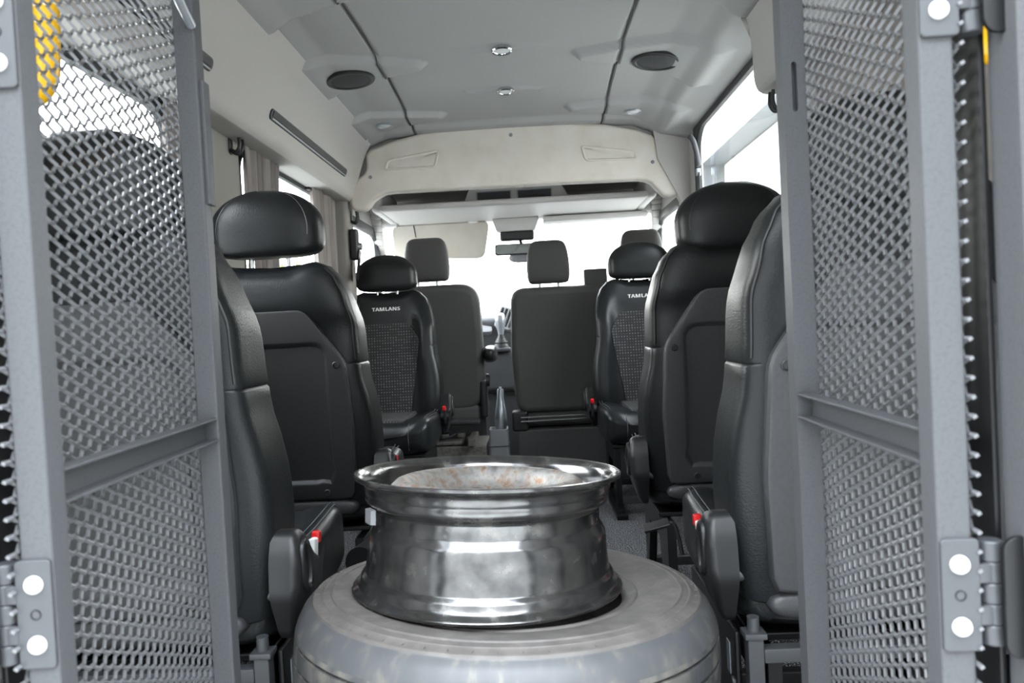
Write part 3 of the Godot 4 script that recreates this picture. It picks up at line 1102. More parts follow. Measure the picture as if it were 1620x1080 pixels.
func rounded(poly: Array, r: float) -> Array:
	var o := []
	var n := poly.size()
	for i in n:
		var a: Vector2 = poly[i]
		var b0: Vector2 = a + (poly[(i + n - 1) % n] - a).normalized() * r
		var b1: Vector2 = a + (poly[(i + 1) % n] - a).normalized() * r
		for k in 7:
			var s := k / 6.0
			o.append(b0.lerp(a, s).lerp(a.lerp(b1, s), s))
	return o


var seat_mesh := {}


func shared(key: String, mb_of: Callable, smooth := 45.0) -> Mesh:
	if not seat_mesh.has(key): seat_mesh[key] = mb_of.call().mesh(smooth)
	return seat_mesh[key]


# s: local side of the aisle
func passenger_seat(at: Vector3, turn: float, s: float, label: String, head_up: float, logo: bool, panel: Material) -> Node3D:
	var o := thing("passenger_seat", label, "seat", at, "passenger seats")
	o.rotation.y = turn
	var key := "s%d" % int(s)
	put("backrest", shared("back" + key, func():
		var mb := MB.new()
		var rings := []
		for y in [0.395, 0.40, 0.42, 0.45, 0.50, 0.55, 0.60, 0.65, 0.70, 0.74, 0.77, 0.785, 0.79, 0.795, 0.82, 0.85, 0.87, 0.89, 0.91, 0.93, 0.95, 0.97, 0.985, 1.0, 1.01, 1.02, 1.03, 1.038, 1.044, 1.048, 1.05]:
			var r := back_ring(y)
			if abs(y - 0.79) < 0.001:
				for i in r.size(): r[i] = Vector3(r[i].x * 0.985, r[i].y, r[i].z * 0.985 - 0.001)
			if y < 0.398:
				for i in r.size(): r[i] = Vector3(r[i].x * 0.95, r[i].y, r[i].z)
			for i in r.size():
				if r[i].x * s < 0.0: r[i].x *= 0.925
			rings.append(r)
		mb.loft(rings, true)
		return mb, 50.0), M.leather, o)
	# stitched seam down the shoulder on both sides
	for sg in [-1, 1]:
		put("seam", shared("seam%d" % sg + key, func():
			var mb := MB.new()
			var pts := PackedVector3Array()
			for i in 24:
				var y := 0.80 + 0.225 * i / 23.0
				var r := back_ring(y)
				var j := 5 if sg > 0 else 27
				var p := r[j]
				if p.x * s < 0.0: p.x *= 0.925
				pts.append(p + Vector3(sg * 0.0006, 0, 0.0012))
			mb.tube(pts, 0.0022, 6)
			return mb), M.plastic_flat, o)
	# hard plastic shell on the rear with a sunk pocket
	put("back_panel", shared("panel", func():
		var c := Vector2(0, 0.66)
		var outer := radial(rounded([Vector2(-0.200, 0.405), Vector2(0.200, 0.405), Vector2(0.212, 0.60), Vector2(0.203, 0.785), Vector2(0.105, 0.928), Vector2(-0.105, 0.928), Vector2(-0.203, 0.785), Vector2(-0.212, 0.60)], 0.022), c)
		var pocket := radial(rounded([Vector2(-0.140, 0.452), Vector2(0.140, 0.452), Vector2(0.152, 0.475), Vector2(0.155, 0.838), Vector2(-0.155, 0.838), Vector2(-0.152, 0.475)], 0.040), c)
		var mb := MB.new()
		var rings := []
		for st in [[outer, 0.0, -0.02], [outer, 0.0, 0.007], [outer, 0.004, 0.013], [outer, 0.010, 0.0155], [pocket, -0.004, 0.0155], [pocket, 0.003, 0.0130], [pocket, 0.010, 0.0065], [pocket, 0.014, 0.0050]]:
			var ring := PackedVector3Array()
			for p in st[0]:
				var q: Vector2 = p + (c - p).normalized() * st[1]
				ring.append(Vector3(q.x, q.y, back_shift(q.y) + st[2]))
			rings.append(ring)
		mb.loft(rings, false)
		for t in [0.75, 0.5, 0.25]:
			var ring := PackedVector3Array()
			for p in rings[rings.size() - 1]: pass
			for p in pocket:
				var q: Vector2 = c + (p + (c - p).normalized() * 0.014 - c) * t
				ring.append(Vector3(q.x, q.y, back_shift(q.y) + 0.0050))
			rings.append(ring)
			mb.bridge(rings[rings.size() - 2], ring)
		mb.fan(rings[rings.size() - 1])
		return mb, 32.0), panel, o)
	for p in [Vector2(-0.178, 0.775), Vector2(0.178, 0.775), Vector2(-0.125, 0.428), Vector2(0.125, 0.428)]:
		var sc := put("screw", shared("screw", func():
			var mb := MB.new()
			mb.lathe([Vector2(0.0095, -0.001), Vector2(0.0095, 0.002), Vector2(0.0075, 0.0032), Vector2(0.0065, 0.0010), Vector2(0.0, 0.0014)], 18)
			return mb), M.plastic_flat, o)
		sc.transform = Transform3D(Basis(Vector3.RIGHT, Vector3(0, 0, 1), Vector3.DOWN), Vector3(p.x, p.y, back_shift(p.y) + 0.0155))
	# cloth panel on the front
	put("fabric_insert", shared("insert", func():
		var c := Vector2(0, 0.68)
		var pol := radial(rounded([Vector2(-0.105, 0.445), Vector2(0.105, 0.445), Vector2(0.165, 0.808), Vector2(0.110, 0.890), Vector2(-0.110, 0.890), Vector2(-0.165, 0.808)], 0.012), c, 72)
		var mb := MB.new()
		var rings := []
		for st in [[1.0, 0.004], [0.995, -0.003], [0.97, -0.004], [0.8, -0.004], [0.6, -0.004], [0.4, -0.004], [0.2, -0.004]]:
			var ring := PackedVector3Array()
			for p in pol:
				var q: Vector2 = c + (p - c) * st[0]
				ring.append(Vector3(q.x, q.y, front_z(q.x, q.y) + st[1]))
			rings.append(ring)
		mb.loft(rings, false)
		mb.fan(rings[rings.size() - 1])
		return mb), M.cloth, o)
	if logo:
		var tm := TextMesh.new()
		tm.text = "TAMLANS"
		var f := SystemFont.new()
		f.font_names = PackedStringArray(["Droid Sans"])
		f.font_weight = 700
		tm.font = f
		tm.font_size = 32
		tm.pixel_size = 0.00078
		tm.depth = 0.0012
		var t := put("logo", tm, M.white, o, "white TAMLANS lettering")
		t.transform = Transform3D(Basis(Vector3.UP, PI) * Basis(Vector3(1.22, 0, 0), Vector3(0, 0.92, 0), Vector3(0, 0, 1)), Vector3(0.0, 0.963, front_z(0, 0.965) - 0.0012))
		t.rotate_object_local(Vector3.RIGHT, -0.02)
		var kb := MB.new()
		kb.xf = Transform3D(Basis(Vector3.RIGHT, Vector3(0, 0, -1), Vector3.UP), Vector3(-s * 0.150, 0.985, front_z(0.15, 0.985)))
		kb.lathe([Vector2(0.020, -0.012), Vector2(0.020, 0.004), Vector2(0.017, 0.008), Vector2(0.010, 0.008), Vector2(0.008, 0.004), Vector2(0, 0.004)], 24)
		part("belt_slot", kb, M.plastic_flat, o)
	# headrest
	var hd := put("headrest", shared("head" + key, func():
		var mb := MB.new()
		mb.blob(Vector3(0, 0.075, 0), HEAD_W, 0.072, 0.110, 0.062, 0.42, 0.92, 0.72, 44, 26)
		return mb, 60.0), M.leather, o)
	hd.position = Vector3(0, 1.068 + head_up, 0.005)
	for sg in [-1, 1]:
		put("seam", shared("headseam%d" % sg, func():
			var mb := MB.new()
			var pts := PackedVector3Array()
			for i in 17:
				var a := -0.25 + (PI / 2 + 0.1) * i / 16.0
				var yy: float = sin(a) * (0.110 if a > 0 else 0.072)
				var wx := HEAD_W * pow(max(cos(a), 0.02), 0.92 if a > 0 else 0.42)
				var x := wx * 0.80
				var z := 0.062 * pow(max(cos(a), 0.02), 0.92 if a > 0 else 0.42) * pow(max(0.0, 1.0 - pow(0.80, 2.0 / 0.72)), 0.36)
				pts.append(Vector3(sg * x, 0.075 + yy, z + 0.0003))
			mb.tube(pts, 0.0016, 5)
			return mb), M.plastic_flat, hd)
	for sg in [-1, 1]:
		var pst := put("headrest_post", shared("post", func():
			var mb := MB.new()
			mb.tube(PackedVector3Array([Vector3(0, -0.06, 0), Vector3(0, 0.08, 0)]), 0.0065, 12)
			return mb), M.chrome, o)
		pst.position = Vector3(sg * 0.050, 1.05 + head_up * 0.6, 0.0)
	# cushion
	put("cushion", shared("cushion", func():
		var mb := MB.new()
		var rings := []
		for st in [[-0.03, 0.215, 0.345, 0.435], [-0.05, 0.238, 0.330, 0.452], [-0.12, 0.250, 0.318, 0.458], [-0.25, 0.254, 0.312, 0.456], [-0.36, 0.254, 0.310, 0.462], [-0.44, 0.250, 0.312, 0.466], [-0.49, 0.244, 0.318, 0.458], [-0.515, 0.232, 0.330, 0.440], [-0.528, 0.210, 0.350, 0.415], [-0.532, 0.18, 0.37, 0.395]]:
			var ring := PackedVector3Array()
			var yc: float = (st[2] + st[3]) / 2
			var hy: float = (st[3] - st[2]) / 2
			for j in 48:
				var a := TAU * j / 48
				var x: float = st[1] * sign(cos(a)) * pow(abs(cos(a)), 0.36)
				var y: float = yc + hy * sign(sin(a)) * pow(abs(sin(a)), 0.36)
				if sin(a) > 0: y += 0.020 * smoothstep(0.55, 0.85, abs(x) / st[1]) - 0.006
				ring.append(Vector3(x, y, st[0]))
			rings.append(ring)
		mb.loft(rings, true)
		return mb, 50.0), M.leather, o)
	put("cushion_cloth", shared("ccloth", func():
		var mb := MB.new()
		mb.box(Vector3(0, 0.452, -0.27), Vector3(0.27, 0.024, 0.40), 0.010)
		return mb), M.cloth, o)
	for sg in [-1, 1]:
		for q in [0.0, 0.010]:
			put("stitching", shared("stitch%d%s" % [sg, q], func():
				var mb := MB.new()
				mb.tube(curve([Vector3(sg * (0.238 - q), 0.468 + q * 0.45, -0.14), Vector3(sg * (0.241 - q), 0.466 + q * 0.45, -0.25), Vector3(sg * (0.241 - q), 0.472 + q * 0.45, -0.36), Vector3(sg * (0.237 - q), 0.474 + q * 0.4, -0.44), Vector3(sg * (0.230 - q), 0.464 + q * 0.4, -0.49)], 5), 0.0011, 5)
				return mb), M.stitch, o)
		put("stitching", shared("stitchfront%d" % sg, func():
			var mb := MB.new()
			mb.tube(curve([Vector3(sg * 0.158, 0.452, -0.500), Vector3(sg * 0.158, 0.430, -0.526), Vector3(sg * 0.158, 0.39, -0.534), Vector3(sg * 0.158, 0.34, -0.524)], 5), 0.0013, 5)
			return mb), M.stitch, o)
	put("rear_roll", shared("roll", func():
		var mb := MB.new()
		mb.blob(Vector3(0, 0.382, -0.040), 0.205, 0.036, 0.036, 0.050, 0.8, 0.8, 0.25, 40, 12)
		return mb, 60.0), M.leather_roll, o)
	# recliner cover on the aisle side
	var cov := put("recliner_cover", shared("cover" + key, func():
		var mb := MB.new()
		var pol := PackedVector2Array()
		for p in rounded([Vector2(0.002, 0.495), Vector2(-0.018, 0.535), Vector2(-0.060, 0.530), Vector2(-0.095, 0.480), Vector2(-0.150, 0.450), Vector2(-0.155, 0.420), Vector2(-0.095, 0.360), Vector2(-0.060, 0.338), Vector2(-0.030, 0.350), Vector2(0.008, 0.430)], 0.016): pol.append(p)
		mb.xf = Transform3D(Basis(Vector3(0, 0, 1), Vector3.UP, Vector3(-1, 0, 0)) if s < 0 else Basis(Vector3(0, 0, 1), Vector3.UP, Vector3(1, 0, 0)), Vector3(s * 0.301, 0, 0))
		mb.slab(pol, 0.050, 0.016)
		for i in mb.v.size():
			var p := mb.v[i]
			var k := 1.0 - 0.62 * pow(abs(p.y - 0.475) / 0.13, 1.7)
			mb.v[i] = Vector3(s * (0.252 + (abs(p.x) - 0.252) * k), p.y, p.z)
		return mb, 50.0), M.plastic_flat, o)
	put("grip_ring", shared("grip" + key, func():
		var mb := MB.new()
		var pts := PackedVector3Array()
		for k in 24:
			var a := TAU * k / 24.0
			pts.append(Vector3(s * 0.2985, 0.470 + 0.042 * sin(a), -0.042 + 0.021 * cos(a) + 0.006 * sin(a)))
		mb.tube(pts, 0.0065, 8, false, true)
		return mb), M.plastic_flat, cov)
	put("pivot_bolt", shared("pivot" + key, func():
		var mb := MB.new()
		mb.tube(PackedVector3Array([Vector3(s * 0.22, 0.425, -0.03), Vector3(s * 0.256, 0.425, -0.03)]), 0.010, 12)
		return mb), M.hinge, o)
	# buckle
	var bk := put("buckle", shared("buckle" + key, func():
		var mb := MB.new()
		mb.bar(Vector3(s * 0.272, 0.40, -0.156), Vector3(s * 0.275, 0.480, -0.166), 0.026, 0.013, Vector3(s, 0, 0), 0.004)
		return mb), M.plastic_flat if logo else M.white, o)
	put("release_button", shared("button" + key, func():
		var mb := MB.new()
		mb.bar(Vector3(s * 0.2745, 0.466, -0.1820), Vector3(s * 0.2755, 0.488, -0.186), 0.015, 0.016, Vector3(s, 0, 0), 0.004)
		return mb), M.red, bk)
	# frame and floor rails
	put("seat_base", shared("base" + key, func():
		var mb := MB.new()
		mb.box(Vector3(0, 0.306, -0.27), Vector3(0.44, 0.014, 0.42), 0.004)
		return mb), M.black_metal, o)
	for sg in [-1, 1]:
		var lf := put("leg_frame", shared("legs", func():
			var mb := MB.new()
			var pl := PackedVector2Array([Vector2(-0.015, 0.29), Vector2(-0.44, 0.29), Vector2(-0.44, 0.04), Vector2(-0.40, 0.04), Vector2(-0.33, 0.22), Vector2(-0.16, 0.22), Vector2(-0.075, 0.04), Vector2(-0.015, 0.04)])
			mb.xf = Transform3D(Basis(Vector3(0, 0, 1), Vector3.UP, Vector3(-1, 0, 0)), Vector3(-0.012, 0, 0))
			mb.slab(pl, 0.024, 0.003)
			return mb, 30.0), M.black_metal, o)
		lf.position.x = sg * 0.195
		var rl := put("floor_rail", shared("rails", func():
			var mb := MB.new()
			mb.box(Vector3(0, 0.012, -0.25), Vector3(0.05, 0.024, 0.56), 0.004, 1)
			mb.box(Vector3(0, 0.030, -0.25), Vector3(0.026, 0.014, 0.50), 0.003, 1)
			return mb, 30.0), M.black_metal, o)
		rl.position.x = sg * 0.195
	for zz in [-0.04, -0.42]:
		var ct := put("cross_tube", shared("ctube", func():
			var mb := MB.new()
			mb.box(Vector3(0, 0.06, 0), Vector3(0.366, 0.03, 0.03), 0.004, 1)
			return mb), M.hinge, o)
		ct.position.z = zz
	return o


func rear_mount(o: Node3D, s: float) -> void:
	var mb := MB.new()
	mb.box(Vector3(s * 0.249, 0.165, -0.20), Vector3(0.010, 0.33, 0.34), 0.004, 1)
	var pl := part("side_plate", mb, M.black_metal, o)
	mb = MB.new()
	mb.box(Vector3(s * 0.2545, 0.27, -0.075), Vector3(0.002, 0.055, 0.02), 0.0005, 1)
	part("sticker", mb, M.satin, pl)
	for yy in [0.12, 0.24]:
		mb = MB.new()
		mb.tube(PackedVector3Array([Vector3(s * 0.254, yy, -0.045), Vector3(s * 0.259, yy, -0.045)]), 0.008, 12)
		part("bolt", mb, M.hinge, pl)
	mb = MB.new()
	mb.box(Vector3(s * 0.228, 0.165, -0.012), Vector3(0.026, 0.33, 0.026), 0.003, 1)
	mb.box(Vector3(s * 0.228, 0.334, -0.012), Vector3(0.036, 0.010, 0.034), 0.002, 1)
	part("rear_post", mb, M.hinge, o)
	mb = MB.new()
	mb.tube(PackedVector3Array([Vector3(s * 0.228, 0.335, -0.012), Vector3(s * 0.228, 0.362, -0.012)]), 0.010, 12)
	part("locking_pin", mb, M.hinge, o)
	mb = MB.new()
	mb.box(Vector3(0, 0.30, -0.012), Vector3(0.43, 0.024, 0.024), 0.003, 1)
	part("rear_tube", mb, M.hinge, o)


func passenger_seats() -> void:
	var al := passenger_seat(Vector3(-0.635, 0, -1.195), 0, 1, "black leather passenger seat directly behind the left mesh door", -0.045, false, M.plastic_grey)
	rear_mount(al, 1)
	var ar := passenger_seat(Vector3(0.632, 0, -1.195), 0, -1, "black leather passenger seat directly behind the right mesh door", -0.06, false, M.plastic_grey)
	rear_mount(ar, -1)
	var ps := MB.new()
	ps.tube(curve([Vector3(-0.258, 0.33, -0.44), Vector3(-0.264, 0.37, -0.445), Vector3(-0.272, 0.395, -0.45), Vector3(-0.285, 0.398, -0.452)], 5), 0.005, 8)
	ps.xf = Transform3D(Basis.from_euler(Vector3(0.2, 0, 0.25)), Vector3(-0.310, 0.394, -0.452))
	ps.box(Vector3.ZERO, Vector3(0.060, 0.008, 0.034), 0.003)
	part("pull_strap", ps, M.plastic_flat, ar)
	passenger_seat(Vector3(-0.635, 0, -2.0), 0, 1, "black leather seat seen from behind with raised headrest, by the left curtains", 0.0, false, M.plastic_black)
	passenger_seat(Vector3(0.614, 0, -2.0), 0, -1, "black leather seat seen from behind below the right window", -0.047, false, M.plastic)
	passenger_seat(Vector3(-0.645, 0, -3.665), PI, -1, "rear-facing black seat with white lettering and dotted cloth, left side", -0.02, true, M.plastic)
	passenger_seat(Vector3(0.605, 0, -3.665), PI, 1, "rear-facing black seat with white lettering and dotted cloth, right side", -0.022, true, M.plastic)


# ---------------------------------------------------------------- driver's seat and front bench
func cab_back(cx: float, w: float, y0: float, y1: float, z: float, r: float) -> MB:
	var mb := MB.new()
	var pol := PackedVector2Array()
	var hw := w / 2
	for p in rounded([Vector2(cx - hw * 0.97, y0), Vector2(cx + hw * 0.97, y0), Vector2(cx + hw, (y0 + y1) / 2), Vector2(cx + hw * 0.97, y1), Vector2(cx - hw * 0.97, y1), Vector2(cx - hw, (y0 + y1) / 2)], r): pol.append(p)
	mb.xf = Transform3D(Basis.from_euler(Vector3(0.10, 0, 0)), Vector3(0, y0, z)) * Transform3D(Basis.IDENTITY, Vector3(0, -y0, 0))
	mb.slab(pol, 0.13, 0.035, 0.03)
	return mb


func cab_headrest(cx: float, y0: float, h: float, w: float, z: float) -> MB:
	var mb := MB.new()
	var rings := []
	for st in [[0.0, 0.78, 0.5], [0.02, 0.88, 0.72], [0.06, 0.94, 0.9], [0.16, 0.985, 1.0], [0.32, 1.0, 1.0], [0.5, 0.985, 1.0], [0.68, 0.95, 0.97], [0.82, 0.89, 0.90], [0.90, 0.83, 0.82], [0.96, 0.73, 0.66], [0.99, 0.60, 0.45], [1.0, 0.48, 0.25]]:
		var ring := PackedVector3Array()
		for j in 40:
			var a := TAU * j / 40
			ring.append(Vector3(cx + w / 2 * st[1] * sign(cos(a)) * pow(abs(cos(a)), 0.45), y0 + h * st[0], z - 0.05 + 0.05 * st[2] * sign(sin(a)) * pow(abs(sin(a)), 0.45)))
		rings.append(ring)
	mb.loft(rings, true)
	return mb


func front_seats() -> void:
	var o := thing("driver_seat", "plain black driver seat in the cab, left of the gear lever", "seat", Vector3(-0.47, 0, -4.0), "cab seats")
	part("backrest", cab_back(0, 0.53, 0.40, 1.085, 0.0, 0.11), M.front_seat, o, 50.0)
	part("headrest", cab_headrest(-0.015, 1.108, 0.235, 0.245, 0.06), M.front_seat, o, 50.0)
	var mb: MB
	for sg in [-1, 1]:
		mb = MB.new()
		mb.tube(PackedVector3Array([Vector3(sg * 0.05 - 0.015, 1.02, 0.02), Vector3(sg * 0.05 - 0.015, 1.14, 0.02)]), 0.007, 10)
		part("headrest_post", mb, M.satin, o)
	mb = MB.new()
	mb.box(Vector3(0, 0.385, -0.26), Vector3(0.50, 0.13, 0.52), 0.05, 4)
	part("cushion", mb, M.front_seat, o, 50.0)
	mb = MB.new()
	mb.blob(Vector3(0.298, 0.70, -0.10), 0.034, 0.045, 0.045, 0.17, 0.6, 0.6, 0.6, 24, 14)
	part("armrest", mb, M.leather, o, 60.0)
	mb = MB.new()
	mb.box(Vector3(0.255, 0.46, -0.03), Vector3(0.035, 0.20, 0.10), 0.012)
	part("recliner_cover", mb, M.plastic_flat, o)
	mb = MB.new()
	mb.tube(PackedVector3Array([Vector3(0.27, 0.56, -0.03), Vector3(0.288, 0.56, -0.03)]), 0.035, 20)
	part("recliner_knob", mb, M.plastic_flat, o)
	mb = MB.new()
	mb.box(Vector3(0, 0.345, 0.02), Vector3(0.46, 0.03, 0.06), 0.012)
	part("lower_trim", mb, M.leather_roll, o)
	# the bare sheet metal box under the driver's seat
	mb = MB.new()
	mb.box(Vector3(0.02, 0.14, -0.10), Vector3(0.48, 0.16, 0.36), 0.008)
	mb.box(Vector3(-0.02, 0.235, -0.02), Vector3(0.30, 0.022, 0.16), 0.008)
	mb.box(Vector3(0.185, 0.245, 0.0), Vector3(0.04, 0.045, 0.26), 0.006)
	mb.box(Vector3(-0.20, 0.245, 0.0), Vector3(0.04, 0.045, 0.26), 0.006)
	for k in 4: mb.box(Vector3(-0.14 + k * 0.085, 0.262, -0.02 - 0.012 * k), Vector3(0.045, 0.03, 0.05), 0.008)
	part("seat_box", mb, M.seat_frame, o)
	mb = MB.new()
	mb.tube(curve([Vector3(-0.16, 0.25, 0.07), Vector3(-0.08, 0.285, 0.06), Vector3(0.02, 0.262, 0.075), Vector3(0.10, 0.285, 0.05)], 6), 0.005, 8)
	part("cable", mb, M.black_metal, o)
	# double bench
	var b := thing("front_bench", "plain black double front bench with two headrests, right of the gear lever", "seat", Vector3(0.42, 0, -4.0), "cab seats")
	part("backrest", cab_back(-0.015, 0.92, 0.365, 1.045, 0.0, 0.075), M.front_seat, b, 50.0)
	for hx in [-0.253, 0.248]:
		var up := 0.0 if hx < 0 else 0.03
		part("headrest", cab_headrest(hx, 1.065 + up, 0.232, 0.232, 0.055), M.front_seat, b, 50.0)
		for sg in [-1, 1]:
			mb = MB.new()
			mb.tube(PackedVector3Array([Vector3(sg * 0.05 + hx, 0.98, 0.02), Vector3(sg * 0.05 + hx, 1.10, 0.02)]), 0.007, 10)
			part("headrest_post", mb, M.satin, b)
	mb = MB.new()
	mb.box(Vector3(0.0, 1.075, -0.02), Vector3(0.125, 0.115, 0.05), 0.008)
	part("belt_outlet", mb, M.front_seat, b)
	mb = MB.new()
	mb.box(Vector3(0, 0.345, -0.28), Vector3(0.90, 0.12, 0.50), 0.045, 4)
	part("cushion", mb, M.front_seat, b, 50.0)
	mb = MB.new()
	mb.box(Vector3(-0.01, 0.14, -0.12), Vector3(0.90, 0.28, 0.26), 0.012)
	part("carpeted_box", mb, M.bench_carpet, b)
	for k in 2:
		mb = MB.new()
		mb.tube(PackedVector3Array([Vector3(-0.44, 0.352 - k * 0.022, 0.03), Vector3(0.42, 0.352 - k * 0.014, 0.03)]), 0.0045, 8)
		part("rail", mb, M.chrome, b)
	mb = MB.new()
	mb.box(Vector3(-0.445, 0.33, -0.03), Vector3(0.09, 0.11, 0.10), 0.015)
	part("pivot_cover", mb, M.plastic_flat, b)


# ---------------------------------------------------------------- curtains, loudspeakers, lamps, hooks
func curtain(x: float, z0: float, z1: float, zb0: float, zb1: float, y1: float, y0: float, folds: int, label: String) -> void:
	var o := thing("curtain", label, "curtain", Vector3(x, y0, (z0 + z1) / 2), "grey window curtains")
	var mb := MB.new()
	var n := folds * 10
	var rows := []
	for k in 17:
		var t := k / 16.0
		var y := lerp(0.0, y1 - y0, t)
		var ring := PackedVector3Array()
		var back := PackedVector3Array()
		for i in n + 1:
			var u := float(i) / n
			var z: float = lerp(lerp(zb0, zb1, u), lerp(z0, z1, u), pow(t, 1.6)) - (z0 + z1) / 2
			var ph := u * folds * TAU + 0.6 * sin(t * 3.0 + u * 5.0)
			var dx := 0.013 * sin(ph) + 0.005 * sin(2.3 * ph + 1.0)
			z += 0.005 * cos(ph)
			ring.append(Vector3(dx + 0.001, y, z))
			back.append(Vector3(dx - 0.001, y, z))
		back.reverse()
		ring.append_array(back)
		rows.append(ring)
	for i in rows.size() - 1: mb.bridge(rows[i], rows[i + 1])
	part("cloth", mb, M.curtain, o, 60.0)
	mb = MB.new()
	mb.box(Vector3(-0.012, y1 - y0 - 0.004, 0), Vector3(0.02, 0.012, abs(z1 - z0) + 0.02), 0.003, 1)
	part("heading_rail", mb, M.plastic_flat, o)


func hook(at: Vector3, s: float, label: String) -> void:
	var o := thing("coat_hook", label, "hook", at, "dark coat hooks")
	var mb := MB.new()
	mb.xf = Transform3D(Basis(Vector3(0, 0, -s), Vector3.UP, Vector3(s, 0, 0)), Vector3.ZERO)
	mb.slab(rrect(0, 0, 0.034, 0.072, 0.014), 0.012, 0.004)
	part("plate", mb, M.plastic_flat, o)
	for d in [-0.012, 0.012]:
		mb = MB.new()
		mb.tube(curve([Vector3(s * 0.0, -0.022, d * 0.5), Vector3(s * 0.020, -0.030, d * 0.8), Vector3(s * 0.032, -0.010, d), Vector3(s * 0.030, 0.024, d * 1.1)], 5), [0.007, 0.007, 0.007, 0.007, 0.007, 0.0068, 0.0066, 0.0064, 0.0062, 0.006, 0.006, 0.0058, 0.0056, 0.0054, 0.0052, 0.005], 8)
		part("prong", mb, M.plastic_flat, o)


func curtains_and_fittings() -> void:
	curtain(-0.858, -1.90, -2.04, -1.90, -2.03, 1.488, 0.97, 4, "grey pleated curtain beside the left mesh door post")
	curtain(-0.850, -2.42, -2.74, -2.43, -2.64, 1.488, 0.55, 7, "grey pleated curtain tapering down behind the raised headrest")
	curtain(-0.850, -3.16, -3.52, -3.20, -3.50, 1.488, 0.55, 8, "grey pleated curtain nearest the cab on the left")
	hook(Vector3(-0.855, 1.475, -2.33), 1, "dark double coat hook on the left pillar between curtains")
	hook(Vector3(-0.79, 1.42, -3.60), 1, "dark coat hook on the pillar beside the cab opening")
	hook(Vector3(0.815, 1.46, -2.15), -1, "dark coat hook on the right pillar")
	# seat belt guides
	var bg := thing("belt_guide", "grey curved belt guide with metal buckle at the right window edge", "belt guide", Vector3(0.82, 1.40, -3.30))
	var bm := MB.new()
	bm.tube(curve([Vector3(-0.012, 0.245, -0.02), Vector3(-0.004, 0.22, 0.0), Vector3(0.008, 0.17, 0.0), Vector3(0.016, 0.11, 0.0)], 5), 0.012, 12)
	part("sleeve", bm, M.dark_trim, bg)
	bm = MB.new()
	bm.box(Vector3(0.012, 0.083, 0.0), Vector3(0.022, 0.034, 0.02), 0.006)
	part("buckle", bm, M.satin, bg)
	bm = MB.new()
	bm.bar(Vector3(0.012, 0.08, 0.0), Vector3(0.018, -0.55, 0.0), 0.004, 0.046, Vector3(0, 0, 1))
	part("strap", bm, M.dark_trim, bg)
	bg = thing("belt_guide", "black belt guide on the pillar left of the cab opening", "belt guide", Vector3(-0.79, 1.25, -3.56))
	bm = MB.new()
	bm.box(Vector3(0.02, 0.03, 0.0), Vector3(0.04, 0.15, 0.05), 0.012)
	part("plate", bm, M.plastic_flat, bg)
	bm = MB.new()
	bm.tube(PackedVector3Array([Vector3(0.035, 0.02, 0.0), Vector3(0.055, 0.02, 0.0)]), 0.018, 14)
	part("bolt", bm, M.satin, bg)
	bm = MB.new()
	bm.bar(Vector3(0.045, 0.0, 0.0), Vector3(0.03, -0.14, 0.03), 0.004, 0.046, Vector3(0, 0, 1))
	part("strap", bm, M.plastic_flat, bg)
	# black ceiling loudspeakers
	for p in [[-0.545, -2.69, "left"], [0.560, -2.69, "right"]]:
		var y := ceil_y(p[0], p[1])
		var o := thing("ceiling_speaker", "round black loudspeaker set in the %s ceiling panel" % p[2], "loudspeaker", Vector3(p[0], y - 0.006, p[1]), "ceiling loudspeakers")
		o.rotation.z = sign(p[0]) * -0.10
		var mb := MB.new()
		mb.lathe([Vector2(0.086, 0.012), Vector2(0.088, -0.001), Vector2(0.086, -0.005), Vector2(0.080, -0.007), Vector2(0.074, -0.006)], 48)
		part("bezel", mb, M.plastic_flat, o)
		mb = MB.new()
		mb.lathe([Vector2(0.0745, -0.006), Vector2(0.070, -0.003), Vector2(0.045, -0.006), Vector2(0.0, -0.008)], 48)
		part("grille", mb, M.rubber_seal, o)
	# small round ceiling lamps
	for p in [[0.012, -2.57, 0.034, "nearer small round lamp on the ceiling centre line"], [0.008, -3.02, 0.034, "farther small round lamp on the ceiling centre line"], [-0.548, -3.325, 0.036, "small round lamp in the left ceiling pad"], [0.565, -3.335, 0.036, "small round lamp in the right ceiling pad"]]:
		var y := ceil_y(p[0], p[1])
		var o := thing("ceiling_lamp", p[3], "ceiling lamp", Vector3(p[0], y, p[1]), "small ceiling lamps")
		o.rotation.z = clamp(-p[0] * 0.10, -0.05, 0.05)
		var r: float = p[2]
		var mb := MB.new()
		mb.lathe([Vector2(r + 0.004, 0.006), Vector2(r + 0.004, -0.003), Vector2(r, -0.007), Vector2(r - 0.006, -0.006), Vector2(r - 0.008, -0.002)], 36)
		part("bezel", mb, M.chrome if abs(p[0]) < 0.1 else M.satin, o)
		mb = MB.new()
		mb.lathe([Vector2(r - 0.0078, -0.003), Vector2(r - 0.014, -0.006), Vector2(0, -0.008)], 36)
		part("lens", mb, M.lens, o)


